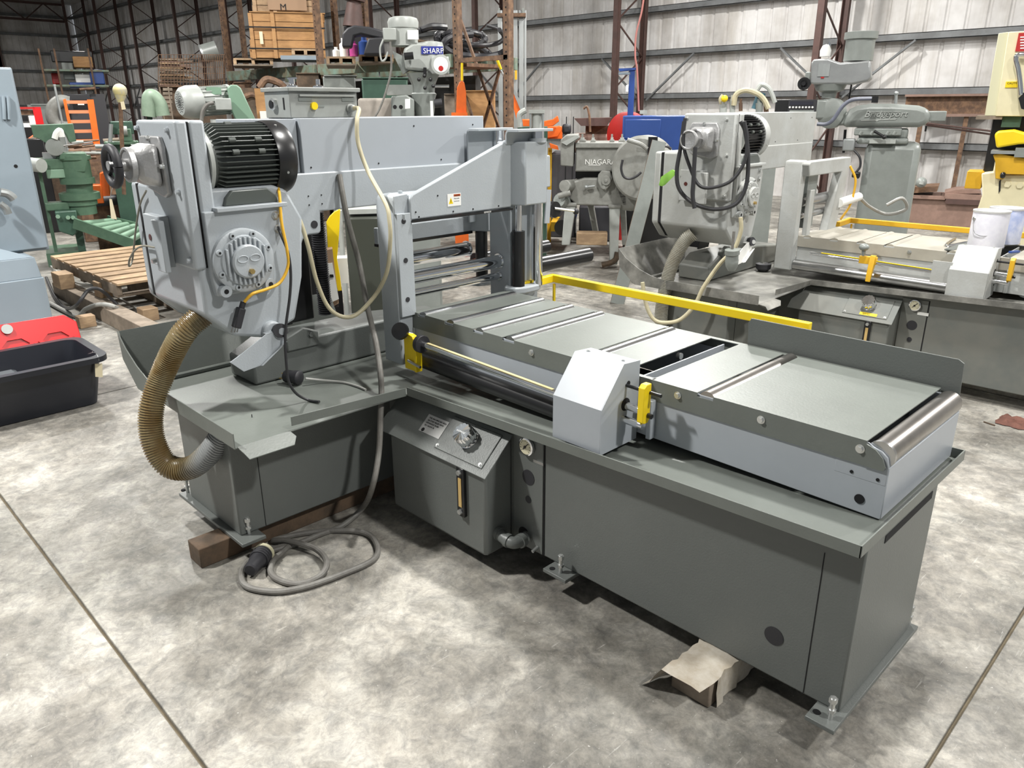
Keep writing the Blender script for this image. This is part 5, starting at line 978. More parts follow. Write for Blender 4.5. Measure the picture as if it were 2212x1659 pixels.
def fpal(u0, v0, u1, v1, d, lb):
    fr_ = Fr((u0+u1)/2, v1, d); t = T(fr_, 'wooden_pallet', lb, 'pallet'); fr_.box(MB(), u0, v0, u1, v0+(v1-v0)*.22, 0, .9).build('deck_board', WOOD, t); fr_.box(MB(), u0, v1-(v1-v0)*.2, u1, v1, 0, .9).build('bottom_board', WOODG, t)
    for i in range(3): u = u0+(u1-u0-7)*i/2; fr_.box(MB(), u, v0+(v1-v0)*.2, u+7, v1-(v1-v0)*.18, 0, .9).build('block', WOOD, t)
fpal(504, 126, 590, 142, 11.55, 'wooden pallet under the strapped crate'); fpal(705, 122, 768, 141, 9.6, 'wooden pallet under the paint bottles'); fpal(775, 118, 850, 136, 9.7, 'wooden pallet under the black casting'); fpal(630, 106, 690, 121, 11.4, 'small pallet lying on the strapped crate skid')
lone(Fr(650, 130, 11.3).box(MB(), 606, 120, 688, 129, 0, .7), 'steel_sheet_stack', BSTL, 'flat blue-grey panel lying beside the strapped crate', 'panel')
def bottle(u, v0, v1, q, m_, nm, lb, cat):
    fr_ = Fr(u, v1, 9.5); t = T(fr_, nm, lb, cat); b = fr_.pt(u, v1, .3); h = fr_.pt(u, v0, .3).z-b.z
    MB().lathe([(q, 0), (q, h*.72), (q*.5, h*.82), (q*.45, h)], b, (0, 0, 1), 18).build('container', m_, t); MB().lathe([(q*.5, h), (q*.5, h*1.06)], b, (0, 0, 1), 12).build('cap', BLACK if m_ is not WHITE else WHITE, t)
bottle(727, 103, 124, .045, WHITE, 'white_jar', 'short white jar on the pallet right of the rack post', 'jar'); bottle(744, 85, 123, .055, WHITE, 'white_bottle', 'white bottle with pump top on the rack', 'bottle')
bottle(765, 88, 122, .055, mat('magenta', (.45, .06, .25), .4), 'spray_can', 'black topped magenta can on the rack', 'can'); bottle(788, 80, 120, .07, BLUE, 'blue_jug', 'blue jug behind the black casting', 'jug')
fr_ = Fr(780, 100, 9.3); t = T(fr_, 'black_casting', 'arched black plastic casting standing on the rack', 'casting'); fr_.pris(MB(), [(739, 102), (739, 72), (750, 60), (765, 54), (800, 58), (828, 66), (828, 84), (805, 80), (780, 74), (765, 78), (760, 102)], 0, .3).build('arch', RUBBER, t, bev=.02)
fr_ = Fr(815, 118, 9.2); t = T(fr_, 'black_bucket', 'dark grey bucket lying on the rack left of the mill', 'bucket'); fr_.pris(MB(), [(785, 118), (795, 82), (828, 80), (832, 118)], 0, .35).build('bucket_body', RUBBER, t, bev=.02)
fr_ = Fr(765, 60, 10.2); t = T(fr_, 'brown_cone', 'big brown metal cone duct high on the rack', 'duct'); fr_.cyl(MB(), 763, 58, 765, 2, .14, .2, 28, r2=.09).cyl(fr_.pt(765, 2, .2), fr_.pt(766, -20, .2), .14, n=28).build('cone', BRN, t); fr_.box(MB(), 745, 58, 783, 118, .15, .4).build('cone_stand', BLACK, t)
# under-shelf goods
for u0, v0, u1, v1, d, m_, nm, lb, cat in ((783, 170, 882, 245, 8.6, DGRN, 'green_chest', 'dark green chest on the lower rack level', 'chest'), (1005, 198, 1070, 262, 11, WOODO, 'plywood_box', 'plywood box behind the orange fork', 'box'), (505, 180, 545, 250, 12, RUST, 'rusty_barrel_stack', 'rusty bundle at the left end of the lower rack', 'bundle'), (640, 160, 690, 190, 11, WOODD, 'dark_crate', 'dark crate in the shade of the left rack bay', 'crate'), (700, 165, 770, 245, 11, MGRY, 'grey_chest', 'grey chest in the shade of the middle rack bay', 'chest'), (960, 205, 1004, 262, 10.8, WOODG, 'weathered_box', 'weathered box between the mill and the orange fork', 'box'), ):
    fr_ = Fr((u0+u1)/2, v1, d); t = T(fr_, nm, lb, cat); fr_.box(MB(), u0, v0, u1, v1, 0, .5, True).build('box_body', m_, t, bev=.015); fr_.box(MB(), u0-1, v0-3, u1+1, v0, -.02, .52).build('box_lid', m_, t, bev=.005)
fr_ = Fr(580, 178, 11); t = T(fr_, 'curved_scrap', 'rusty curved scrap pieces behind the control box', 'scrap'); fr_.box(MB(), 520, 190, 620, 230, .1, .6, True).build('scrap_stand', WOODD, t); MB().tube(fr_.pts([(560, 190), (575, 172), (600, 178), (615, 190)]), .05).build('bent_pipe', RUST, t); MB().tube(fr_.pts([(520, 215), (540, 205), (555, 210), (558, 230)], .1), .04).build('bent_pipe', RUST, t)
# hoses
rnd = random.Random(8)
for i in range(16):
    u, v = rnd.uniform(925, 1070), rnd.uniform(72, 122); fr_ = Fr(u, v, 10.4+rnd.uniform(-.3, .5)); q = rnd.uniform(.14, .30); th = rnd.uniform(0, 3); w_ = fr_.pt(u, v); pts_ = []
    for k_ in range(11): a = th+k_*2*pi*.75/10; pts_.append(w_+fr_.r*q*cos(a)*1.5+V((0, 0, 1))*q*sin(a)*.5+fr_.a*rnd.uniform(-.1, .2))
    lone(MB().tube(pts_, rnd.choice((.022, .03, .045)), n=8, sub=3), 'old_hose', rnd.choice((RUBBER, BCORD, RUBBER, WOODD)), 'tangled '+rnd.choice(('thick', 'thin', 'looped', 'dark'))+' hose in the pile on the rack right of the mill', 'hose', group='tangled hoses on the rack')
# ================= grey turret mill head (SHARP)
f = Fr(905, 230, 5.6); t = T(f, 'turret_mill', 'grey turret milling machine with round motor behind the saw beam', 'milling machine')
S_ = 5.6/F_PX
def vl(u, prof, dy, nm, m_, n=32):   # lathe with vertical axis through pixel column u: prof = [(half width px, v px)]
    b = f.pt(u, prof[0][1], dy); return MB().lathe([(max(1e-5, w*S_), f.pt(u, v, dy).z-b.z) for w, v in prof], V((b.x, b.y, b.z)), (0, 0, 1), n).build(nm, m_, t)
vl(873, [(30, 100), (30, 62), (32, 61), (33, 48), (30, 40), (22, 37), (1e-5, 36)], .12, 'spindle_motor', GRYL)
vl(934, [(24, 160), (26, 100), (24, 92), (14, 90), (1e-5, 89)], .1, 'belt_housing', GRYL); f.pris(MB(), [(870, 125), (872, 104), (892, 92), (934, 90), (958, 100), (958, 158), (875, 150)], .02, .25).build('head_casting', GRYL, t, bev=.02)
f.box(MB(), 827, 60, 856, 87, 0, .12).build('junction_box', GRYL, t, bev=.006)
f.box(MB(), 910, 100, 957, 117, .012, .022).build('name_plate', NAVY, t); MB().text('SHARP', f.pt(914, 115, .010), f.r, (0, 0, 1), .050, .002).build('lettering', WHITE, t)
f.box(MB(), 880, 65, 904, 85, -.0, .02).build('data_plate', WHITE, t)
p = f.pt(952, 140, -.02); MB().lathe([(.068, 0), (.068, .02), (.06, .022)], p, -f.a, 30).build('dial_ring', GRYL, t); MB().cyl(p-f.a*.022, p-f.a*.024, .052, n=30).build('dial_face', WHITE, t); MB().cyl(p-f.a*.024+V((0, 0, -.025)), p-f.a*.026+V((0, 0, -.025)), .018, n=12).build('dial_mark', RED, t)
f.box(MB(), 932, 122, 970, 160, -.01, .1).build('dial_block', GRYL, t, bev=.008)
vl(918, [(18, 262), (22, 240), (24, 215), (28, 203), (24, 200), (25, 185), (29, 175), (37, 158)], .12, 'lower_head', MGRY)
for u, v in ((905, 172), (917, 164), (930, 172), (918, 190), (936, 186)): MB().sphere(f.pt(u, v, -.02), .014, 10).build('control_knob', BLACK, t); vl(925, [(9, 262), (9, 205), (13, 203), (14, 190)], .12, 'quill', MGRY)
f.pris(MB(), [(848, 110), (885, 128), (890, 148), (870, 160), (855, 130)], .05, .2).build('gear_lever_block', MGRY, t); f.cyl(MB(), 873, 122, 893, 120, .025, -.03).build('black_handle', BLACK, t)
MB().tube(f.pts([(828, 85), (821, 105), (824, 130), (832, 128), (838, 112)], -.02), .007, n=6).build('thin_conduit', GRYL, t); MB().tube(f.pts([(843, 90), (845, 150), (833, 200), (820, 235), (810, 252)], -.04), .008, n=6).build('power_lead', GCORD, t)
f.box(MB(), 775, 212, 860, 300, .15, .9).build('ram_guard', mat('stone_beige', (.36, .32, .28), .8, var=.4, vs=8), t, bev=.02)
f.pris(MB(), [(845, 208), (878, 205), (895, 215), (895, 262), (845, 262)], .0, .2).build('knee_casting', MGRY, t, bev=.01)
for u in (853, 866): MB().disc(f.pt(u, 231, 0), -f.a, .014).build('bolt_hole', HOLE, t)
f.box(MB(), 930, 218, 936, 262, -.06, -.02).build('scale_strip', WHITE, t); f.cyl(MB(), 938, 224, 955, 222, .03, .05).build('side_knob', RUBBER, t); f.cyl(MB(), 938, 186, 970, 186, .01, .05).build('feed_lever', CHROME, t)
f.cyl(MB(), 918, 163, 918, 146, .012, .0).build('brake_lever', BLACK, t); f.box(MB(), 835, 183, 893, 205, .3, .5).build('white_tray', GRYL, t)
f.box(MB(), 780, 262, 950, 700, .1, .8, True).build('mill_column', MGRY, t, bev=.02)
MB().sheet(f.pts([(875, 214), (886, 213), (886, 234), (875, 235)], -.05), -f.a, .002).build('paper_tag', WHITE, t)
# orange forks / handles
def handle(l, d, lb, grip):
    f = Fr(l[-1][0], l[-1][1], d); t = T(f, 'pallet_jack', lb, 'pallet jack'); return f, t
f, t = handle([(990, 245)], 9, 'orange pallet jack with upright shaft right of the mill', 0)
f.pris(MB(), [(985, 248), (987, 190), (992, 178), (998, 174), (1003, 178), (1007, 200), (1008, 248)], 0, .08).build('fork_shield', ORG, t, bev=.006); f.cyl(MB(), 998, 174, 998, 136, .014, .04).build('shaft', YEL, t); f.box(MB(), 975, 243, 1010, 250, -.05, .15).build('fork_beam', ORG, t); f.box(MB(), 978, 250, 1008, 420, 0, .3, True).build('jack_body', ORG, t)
f, t = handle([(1115, 250)], 9.2, 'orange pallet jack leaning left of the grey press', 0)
f.pris(MB(), [(1098, 192), (1104, 186), (1133, 240), (1122, 262), (1117, 262)], 0, .05).build('handle_plate', ORG, t, bev=.004); f.pris(MB(), [(1104, 188), (1108, 187), (1133, 236), (1125, 240)], -.01, 0).build('plate_face', GALV, t); f.cyl(MB(), 1101, 187, 1078, 145, .012, .02).build('shaft', GALV, t); f.cyl(MB(), 1082, 150, 1073, 126, .017, .02).build('grip', YEL, t)
f.box(MB(), 1122, 258, 1148, 274, 0, .3).build('pump_body', ORG, t, bev=.01); f.pris(MB(), [(1175, 262), (1195, 258), (1205, 250), (1208, 262), (1195, 272), (1175, 274)], 0, .15).build('fork_end', ORG, t, bev=.006); f.pris(MB(), [(1180, 285), (1210, 272), (1216, 276), (1205, 295), (1182, 298)], .05, .3).build('fork_beam', ORG, t, bev=.006); f.box(MB(), 1125, 274, 1215, 300, .3, .7).build('fork_base', ORG, t)
f.pris(MB(), [(1188, 310), (1205, 316), (1207, 324), (1190, 320)], -.1, .1).build('lower_fork', ORG, t); f.box(MB(), 1184, 320, 1192, 400, 0, .1, True).build('leg', YELD, t)
f = Fr(1160, 250, 8); t = T(f, 'hydraulic_unit', 'small grey hydraulic cylinder unit standing behind the saw posts', 'cylinder'); f.box(MB(), 1142, 237, 1177, 245, 0, .15).build('top_plate', GRYL, t); f.cyl(MB(), 1160, 300, 1160, 244, .055, .08, 20).build('cylinder_body', GRYL, t)
for u in (1146, 1173): f.cyl(MB(), u, 300, u, 240, .012, .02).build('tie_rod', GALV, t)
MB().tube(f.pts([(1124, 275), (1122, 250), (1128, 242), (1136, 238)], .05), .03).build('pipe_elbow', GRYL, t); f.box(MB(), 1118, 275, 1182, 500, .3, .8, True).build('unit_base', DGRN, t)
# galvanised tubes
f = Fr(1108, 265, 13.5); t = T(f, 'tube_rack', 'bundle of tall galvanised tubes standing against the back wall', 'tube bundle')
for i, u in enumerate((1076, 1097, 1108, 1121, 1132)): f.box(MB(), u, 22, u+(10 if i < 4 else 5), 300, .02*i, .02*i+.1, True).build('galvanised_tube', GALV, t, bev=.005)
f.box(MB(), 1074, 28, 1136, 36, -.05, .15).build('tie_bar', RUST, t)
for u in (1076, 1099, 1128): f.box(MB(), u, 17, u+4, 28, 0, .05).build('stud', MGRY, t)
f.box(MB(), 1112, 150, 1117, 172, -.06, -.02).build('yellow_label', YELD, t)
# ================= blue gantry, red disc, blue cabinet
f = Fr(1352, 300, 8.8); t = T(f, 'blue_post', 'blue steel post with top arm and paper tag behind the press', 'post')
f.pris(MB(), [(1360, 148), (1372, 147), (1368, 252), (1355, 252)], 0, .12).build('upright', BLUE, t, bev=.004); f.pris(MB(), [(1336, 148), (1378, 146), (1376, 150), (1362, 152), (1338, 154)], -.02, .14).build('top_arm', BLUE, t); f.box(MB(), 1336, 156, 1362, 161, .0, .12).build('lower_arm', BSTL, t); f.box(MB(), 1356, 250, 1370, 400, 0, .12, True).build('upright_base', BLUE, t)
MB().sheet(f.pts([(1352, 184), (1358, 182), (1357, 198), (1352, 198)], -.03), -f.a, .002).build('paper_tag', WHITE, t)
MB().tube(f.pts([(1390, 0), (1385, 30), (1374, 75), (1372, 120), (1376, 150), (1378, 190), (1380, 240)], -.05), .010, n=6).build('red_air_hose', mat('pink_hose', (.42, .16, .14), .5), t)
f = Fr(1362, 290, 9.4); t = T(f, 'red_disc_saw', 'large dark red round guard behind the blue post', 'guard'); p = f.pt(1362, 290, 0); MB().lathe([(.0001, 0), (.24, 0), (.26, .01), (.26, .13), (.24, .14)], p, -f.a*.8-f.r*.5, 48).build('round_guard', RED, t); f.box(MB(), 1340, 320, 1390, 480, 0, .3, True).build('pedestal', RED, t); f.box(MB(), 1382, 238, 1398, 246, -.2, -.15).build('clips', GRYL, t)
f = Fr(1410, 330, 8.3); t = T(f, 'blue_cabinet', 'bright blue steel cabinet behind the old saw head', 'cabinet'); f.box(MB(), 1344, 250, 1500, 330, 0, .5).build('cabinet_body', BLUE, t, bev=.01); f.box(MB(), 1350, 258, 1427, 300, -.012, 0).build('door', BLUE, t, bev=.006); f.box(MB(), 1350, 330, 1490, 500, .1, .5, True).build('cabinet_base', BLACK, t)
f = Fr(1270, 270, 9.6); t = T(f, 'brown_trough', 'brown steel trough and bent rod behind the grey press', 'trough'); f.pris(MB(), [(1240, 256), (1322, 254), (1312, 272), (1255, 272)], 0, .4).build('trough', BRN, t); MB().tube(f.pts([(1260, 235), (1268, 231), (1273, 250), (1275, 285)], -.1), .014, n=8).build('bent_rod', RUST, t); f.box(MB(), 1236, 290, 1320, 330, .1, .7).build('roller_drum', BRNL, t, bev=.04); f.box(MB(), 1262, 272, 1312, 500, .2, .4, True).build('stand', RUST, t)
for u, lb in ((1222, 'left thin dark rod standing behind the press'), (1237, 'right thin dark rod standing behind the press')): lone(Fr(u, 300, 9.2).box(MB(), u, 252, u+2, 330, 0, .02, True), 'thin_rod', BLACK, lb, 'rod')
lone(Fr(1224, 280, 8.9).box(MB(), 1214, 268, 1234, 290, 0, .2), 'black_bag', RUBBER, 'small black bag hanging left of the press', 'bag', bev=.03)
# ================= NIAGARA press
f = Fr(1310, 575, 8.1); t = T(f, 'power_press', 'heavy old grey ring-and-circle shear press on four splayed legs', 'press')
f.box(MB(), 1243, 308, 1352, 371, 0, .45).build('upper_beam', GRY, t, bev=.015); f.box(MB(), 1243, 308, 1355, 320, -.03, .48).build('beam_flange', GRY, t, bev=.008)
f.pris(MB(), [(1240, 392), (1262, 385), (1352, 384), (1356, 446), (1245, 443), (1232, 430), (1234, 412)], 0, .45).build('lower_body', GRY, t, bev=.015)
f.pris(MB(), [(1211, 302), (1222, 292), (1248, 290), (1250, 300), (1240, 308), (1238, 360), (1211, 358)], -.05, .3).build('left_guard', GRY, t, bev=.01); f.pris(MB(), [(1213, 308), (1246, 292), (1252, 296), (1224, 314)], -.09, -.05).build('guard_lid', GRYL, t)
f.box(MB(), 1243, 371, 1352, 386, .15, .3).build('throat_web', BLACK, t)
for i, (u, w) in enumerate(((1258, 7), (1281, 5), (1322, 5), (1344, 7))): f.box(MB(), u-w, 303, u+w, 309, .02, .2).build('nut_base', GRY, t); f.box(MB(), u-w*.6, 298, u+w*.6, 304, .05, .15).build('nut', GRYL, t); f.box(MB(), u-2, 290, u+2, 298, .08, .12).build('stud', GRY, t)
MB().text('NIAGARA', f.pt(1263, 355, -.004), f.r, (0, 0, 1), .072, .004).build('lettering', WHITE, t); f.box(MB(), 1271, 356, 1297, 357.4, -.004, 0).build('underline', WHITE, t)
MB().prism([(0, 0)], 'x', 0, 0) if 0 else None
f.pris(MB(), [(1292, 378), (1300, 368), (1318, 370), (1324, 384), (1318, 400), (1308, 412), (1298, 408), (1291, 392)], -.06, 0).build('cam_plate', GRY, t, bev=.01); p = f.pt(1309, 390, -.06); MB().lathe([(.05, 0), (.045, .02), (.015, .022), (.012, .04)], p, -f.a, 20).build('cam_hub', GRY, t); p = f.pt(1304, 404, -.06); MB().lathe([(.018, 0), (.018, .03)], p, -f.a, 14).build('cam_pin', GRY, t)
f.cyl(MB(), 1265, 404, 1285, 402, .014, -.05).build('hand_crank', GALV, t); MB().sphere(f.pt(1267, 404, -.05), .022).build('crank_knob', GALV, t)
# flywheel housing
p = f.pt(1392, 360, -.10); d_ = (-f.a*.75-f.r*.35).normalized(); x_, y_ = perp(d_)
MB().lathe([(.0001, 0), (.29, 0), (.31, .02), (.31, .16), (.28, .19), (.15, .20), (.0001, .20)], f.pt(1398, 362, -.12), d_, 48).build('flywheel_guard', GRY, t)
f.pris(MB(), [(1330, 340), (1348, 320), (1366, 310), (1380, 440), (1372, 458), (1345, 455), (1325, 440), (1322, 400)], -.0, .25).build('gear_guard', GRY, t, bev=.04)
f.box(MB(), 1400, 296, 1420, 335, -.42, -.36).build('belt_opening', BLACK, t); MB().tube(f.pts([(1355, 302), (1368, 306), (1385, 312), (1398, 322)], -.42), .02).build('brake_rod', GRY, t)
MB().tube(f.pts([(1345, 345), (1342, 365), (1348, 382), (1362, 386), (1376, 380), (1385, 372)], -.45), .012, n=8).build('air_line', BCORD, t); MB().tube(f.pts([(1420, 330), (1428, 318), (1440, 316), (1450, 322)], -.45), .012, n=8).build('air_line', BCORD, t)
for a_, b_, dy in (((1232, 442), (1222, 530), 0), ((1328, 446), (1325, 572), 0), ((1275, 440), (1290, 520), .5), ((1345, 440), (1350, 530), .5)):
    (u0, v0), (u1, v1) = a_, b_; w0, w1 = (12, 9) if dy == 0 else (7, 6)
    f.pris(MB(), [(u0-w0, v0), (u0+w0, v0), (u1+w1, v1), (u1-w1, v1)], dy, dy+.12).build('leg', GRYL if dy == 0 else GRY, t, bev=.01); f.box(MB(), u0-w0-2, v0-4, u0+w0+2, v0+4, dy-.02, dy+.16).build('leg_flange', GRY, t, bev=.01)
p = f.pt(1318, 572, -.05); MB().tube(f.pts([(1300, 572), (1318, 568), (1330, 560), (1334, 545)], -.02), .03).build('foot_pad', WOODD, t)
MB().cyl(f.pt(1219, 402, -.1), f.pt(1240, 400, .1), .06, n=16).build('feed_shaft', GRY, t); MB().cyl(f.pt(1206, 424, -.1), f.pt(1232, 416, -.1), .03, n=12).build('feed_lever', GRY, t); MB().cyl(f.pt(1208, 432, -.05), f.pt(1225, 440, .1), .07, n=16).build('pulley', MGRY, t)
f = Fr(1215, 490, 8.9); t = T(f, 'gas_cylinder', 'blue and black cylinder lying on the floor under the press', 'cylinder'); MB().cyl(f.pt(1214, 492, -.1), f.pt(1228, 470, .5), .09, n=24).build('cylinder_end', BLACK, t); MB().cyl(f.pt(1216, 489, 0), f.pt(1232, 464, .8), .085, n=24).build('cylinder_body', BLUE, t)
f = Fr(1280, 530, 8.0); lone(f.box(MB(), 1245, 503, 1312, 530, 0, .15), 'wood_billet', WOOD, 'short sawn wood billet lying between the press legs', 'timber', bev=.01)
f = Fr(1290, 545, 9.4); lone(f.box(MB(), 1190, 480, 1215, 500, 0, .5), 'yellow_pallet', YELD, 'yellow steel pallet edge left of the press legs', 'pallet')
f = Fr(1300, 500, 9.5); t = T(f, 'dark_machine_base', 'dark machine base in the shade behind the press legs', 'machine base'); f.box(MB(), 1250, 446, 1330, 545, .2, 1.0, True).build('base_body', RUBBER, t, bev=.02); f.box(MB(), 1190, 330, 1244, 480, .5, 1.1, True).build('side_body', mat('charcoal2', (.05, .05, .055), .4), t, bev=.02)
# leaning channel
a_, b_ = V((-3.98, 5.20, .0)), at(1424, 305, y=5.55); t = thing('steel_channel', 'long rusty steel channel leaning against the grey press', 'channel', (-3.98, 5.2, 0)); d_ = (b_-a_).normalized(); x_ = d_.cross(V((.6, -.8, 0))).normalized(); y_ = x_.cross(d_)
MB().beam(a_, b_, .115, .008, -y_ if 0 else y_).build('web', MGRY, t)
for s_ in (-1, 1): MB().beam(a_+x_*.055*s_-y_*.02, b_+x_*.055*s_-y_*.02, .008, .045, y_).build('flange', RUST, t)
# ================= valves and readout above the old saw
f = Fr(1640, 250, 6.2); t = T(f, 'valve_manifold', 'pipe and valve manifold with yellow cap above the old saw', 'manifold')
for u, v0, v1, q, m_ in ((1582, 243, 214, .022, GRYL), (1562, 243, 225, .03, GRYL), (1600, 240, 222, .015, RUST), (1640, 245, 222, .028, MGRY), (1655, 245, 225, .02, RUST)): f.cyl(MB(), u, v0, u, v1, q, 0, 14).lathe([(q*.6, 0), (q*.6, .03)], f.pt(u, v1, 0), (0, 0, 1), 12).build('valve_body', m_, t)
f.cyl(MB(), 1632, 236, 1645, 200, .035, .05, 16).build('pump_body', mat('teal', (.04, .12, .16), .4), t); MB().sphere(f.pt(1565, 213, -.05), .028).build('yellow_cap', YEL, t)
MB().tube(f.pts([(1585, 228), (1590, 205), (1610, 195), (1635, 202), (1650, 215), (1660, 235)], -.02), .022).build('braided_hose', BEIGE, t); MB().tube(f.pts([(1635, 195), (1645, 183), (1660, 190), (1668, 205), (1674, 222)], .02), .018).build('braided_hose', GRYL, t); MB().tube(f.pts([(1560, 228), (1556, 215), (1562, 205)], 0), .015).build('braided_hose', BEIGE, t)
f.box(MB(), 1556, 243, 1672, 252, -.03, .15).build('manifold_rail', GRYL, t)
f.box(MB(), 1560, 252, 1668, 620, .2, .5, True).build('manifold_stand', MGRY, t)
f = Fr(1720, 250, 6.6); t = T(f, 'digital_readout', 'black digital readout box with a row of white lamps', 'readout'); f.box(MB(), 1674, 215, 1764, 250, 0, .2).build('case', BLACK, t, bev=.006); f.box(MB(), 1702, 216, 1763, 249, -.01, 0).build('face_plate', RUBBER, t)
f.box(MB(), 1707, 219, 1757, 227, -.014, -.01).build('display_window', mat('dark_glass', (.03, .03, .04), .1), t)
for i in range(8): MB().sphere(f.pt(1706+i*7, 232, -.015), .009, 10).build('indicator_lamp', WHITE, t)
f.box(MB(), 1705, 238, 1758, 247, -.014, -.01).build('button_row', MGRY, t); f.box(MB(), 1700, 250, 1730, 620, .2, .35, True).build('readout_stand', MGRY, t)
# ================= Bridgeport mill
f = Fr(1920, 420, 6.9); S_ = 6.9/F_PX; t = T(f, 'turret_mill', 'large grey knee mill with ram casting and tall round motor at right', 'milling machine')
vl(1853, [(29, 132), (29, 86), (33, 85), (33, 70), (28, 69), (1e-5, 68)], .1, 'spindle_motor', MGRY)
f.pris(MB(), [(1749, 180), (1752, 134), (1758, 128), (1790, 126), (1800, 130), (1815, 135), (1880, 130), (1882, 168), (1874, 175), (1840, 182), (1758, 182)], -.02, .28).build('belt_housing', mat('mill_silver', (.34, .35, .35), .3, .4, var=.25, vs=6), t, bev=.03)
f.box(MB(), 1767, 138, 1792, 165, -.03, -.02).build('data_plate', GALV, t); f.box(MB(), 1773, 166, 1780, 169, -.03, -.02).build('red_mark', RED, t)
vl(1790, [(14, 212), (16, 200), (28, 196), (34, 182)], .12, 'head_casting', MGRY); vl(1787, [(17, 262), (21, 240), (17, 225), (13, 214)], .12, 'quill_housing', MGRY); f.box(MB(), 1762, 215, 1790, 258, .02, .1).build('feed_box', MGRY, t, bev=.02)
MB().lathe([(.055, 0), (.055, .018), (.04, .02), (.018, .01), (.018, .05)], f.pt(1737, 181, 0), -f.a, 24).build('speed_wheel', BLACK, t); f.box(MB(), 1738, 155, 1750, 185, 0, .15).build('speed_bracket', MGRY, t, bev=.01)
MB().lathe([(.045, 0), (.048, .05), (.03, .09), (.0001, .10)], f.pt(1782, 122, .05), (0, 0, 1), 20).build('oil_cap', WHITE, t); f.cyl(MB(), 1791, 122, 1792, 91, .012, .05).build('draw_bar', CHROME, t)
p = f.pt(1800, 245, .05); MB().lathe([(.13, 0), (.13, .05), (.11, .06)], p, -f.a-f.r*.5, 28).build('swivel_plate', MGRY, t)
rb_ = [(1818, 275), (1826, 250), (1835, 236), (1852, 228), (1880, 224), (1930, 224), (1985, 228), (2008, 236), (2010, 262), (1998, 270), (1985, 275)]
f.pris(MB(), rb_, -.06, .28).build('ram', MGRY, t, bev=.04); f.box(MB(), 1990, 240, 2044, 262, .0, .22).build('ram_end', MGRY, t, bev=.008); f.pris(MB(), [(1800, 250), (1836, 240), (1836, 270), (1806, 272)], -.02, .2).build('ram_neck', MGRY, t, bev=.02)
f.box(MB(), 1845, 277, 1948, 293, -.06, .3).build('turret', MGRY, t, bev=.01); f.box(MB(), 1855, 278, 1962, 300, -.02, .34).build('turret_base', MGRY, t, bev=.02); f.box(MB(), 1998, 272, 2002, 284, .1, .2).build('stop_lug', BLACK, t)
MB().text('Bridgeport', f.pt(1866, 253, -.066), (f.r+V((0, 0, .01))), (f.r*.25+V((0, 0, 1))).normalized(), .078, .004).build('lettering', GRYL, t)
f.pris(MB(), [(1859, 259), (1938, 256), (1934, 258.5), (1898, 260), (1894, 262.5), (1890, 260.3), (1860, 261.5)], -.066, -.06).build('underline_bar', GRYL, t); f.pris(MB(), [(1880, 241.5), (1946, 240.5), (1945, 242), (1879, 243)], -.066, -.06).build('overline_bar', GRYL, t)
cl_ = MB(); b = f.pt(1905, 300, .1)
f.box(MB(), 1850, 298, 1962, 312, -.05, .4).build('column_cap', MGRY, t, bev=.02); f.box(MB(), 1846, 308, 1964, 650, -.04, .45, True).build('column', MGRY, t, bev=.06); f.box(MB(), 1878, 300, 1935, 310, -.1, -.05).build('way_cover', GRYL, t)
for u in (1862, 1886, 1920, 1935): f.cyl(MB(), u, 284, u-5, 291, .015, -.12).build('clamp_bolt', MGRY, t)
f.cyl(MB(), 1888, 283, 1910, 296, .012, -.15).build('clamp_lever', BLACK, t); MB().sphere(f.pt(1910, 296, -.15), .02).build('lever_ball', BLACK, t)
MB().tube(f.pts([(1765, 268), (1785, 268), (1800, 258), (1820, 230), (1840, 216), (1870, 213), (1890, 213)], -.25), .016).build('readout_arm', mat('arm_blue', (.12, .13, .17), .4), t); f.box(MB(), 1883, 208, 1897, 222, -.28, -.2).build('arm_joint', BLACK, t)
f.cyl(MB(), 1935, 224, 1936, 200, .013, .1).build('eye_bolt', GALV, t); MB().sphere(f.pt(1936, 202, .1), .02).build('eye_ball', GALV, t)
f.cyl(MB(), 1840, 178, 1833, 222, .008, .3).build('tie_rod', BLACK, t); f.cyl(MB(), 1826, 280, 1822, 330, .012, .1).build('spindle_rod', BLACK, t)
MB().tube(f.pts([(1845, 325), (1857, 340), (1858, 360), (1848, 375), (1855, 385)], -.12), .010).build('control_cable', BCORD, t); f.box(MB(), 1840, 372, 1858, 384, -.15, -.06).build('cable_connector', BLACK, t, bev=.01); f.box(MB(), 1820, 300, 1846, 326, -.1, 0).build('switch_box', GALV, t, bev=.01)
# ================= right wall goods
f = Fr(2045, 255, 12); t = T(f, 'steel_i_beam', 'long brown steel beam stored along the right wall', 'beam'); f.box(MB(), 1955, 203, 2145, 208, 0, .25).build('top_flange', BRNL, t); f.box(MB(), 1955, 208, 2145, 247, .11, .13).build('web', RUST, t); f.box(MB(), 1958, 246, 2140, 252, 0, .25).build('bottom_flange', BRNL, t); f.box(MB(), 2060, 252, 2070, 500, .05, .2, True).build('support', RUST, t); f.box(MB(), 1965, 252, 1975, 500, .05, .2, True).build('support', RUST, t)
f = Fr(2060, 280, 11.6); t = T(f, 'brown_bars', 'thin dark bars sloping behind the mill towards the ironworker', 'bars'); f.cyl(MB(), 2000, 266, 2140, 283, .014, 0).build('bar', BRN, t); f.cyl(MB(), 2000, 270, 2140, 290, .014, .05).build('bar', BRN, t)
f = Fr(2080, 305, 12.4); t = T(f, 'junk_box', 'small grey carton with foil on the wall girt', 'box'); f.box(MB(), 2062, 292, 2102, 312, 0, .15).build('box_body', GRYL, t); MB().sphere(f.pt(2072, 307, -.05), .05, 10).build('foil_ball', ZINC, t)
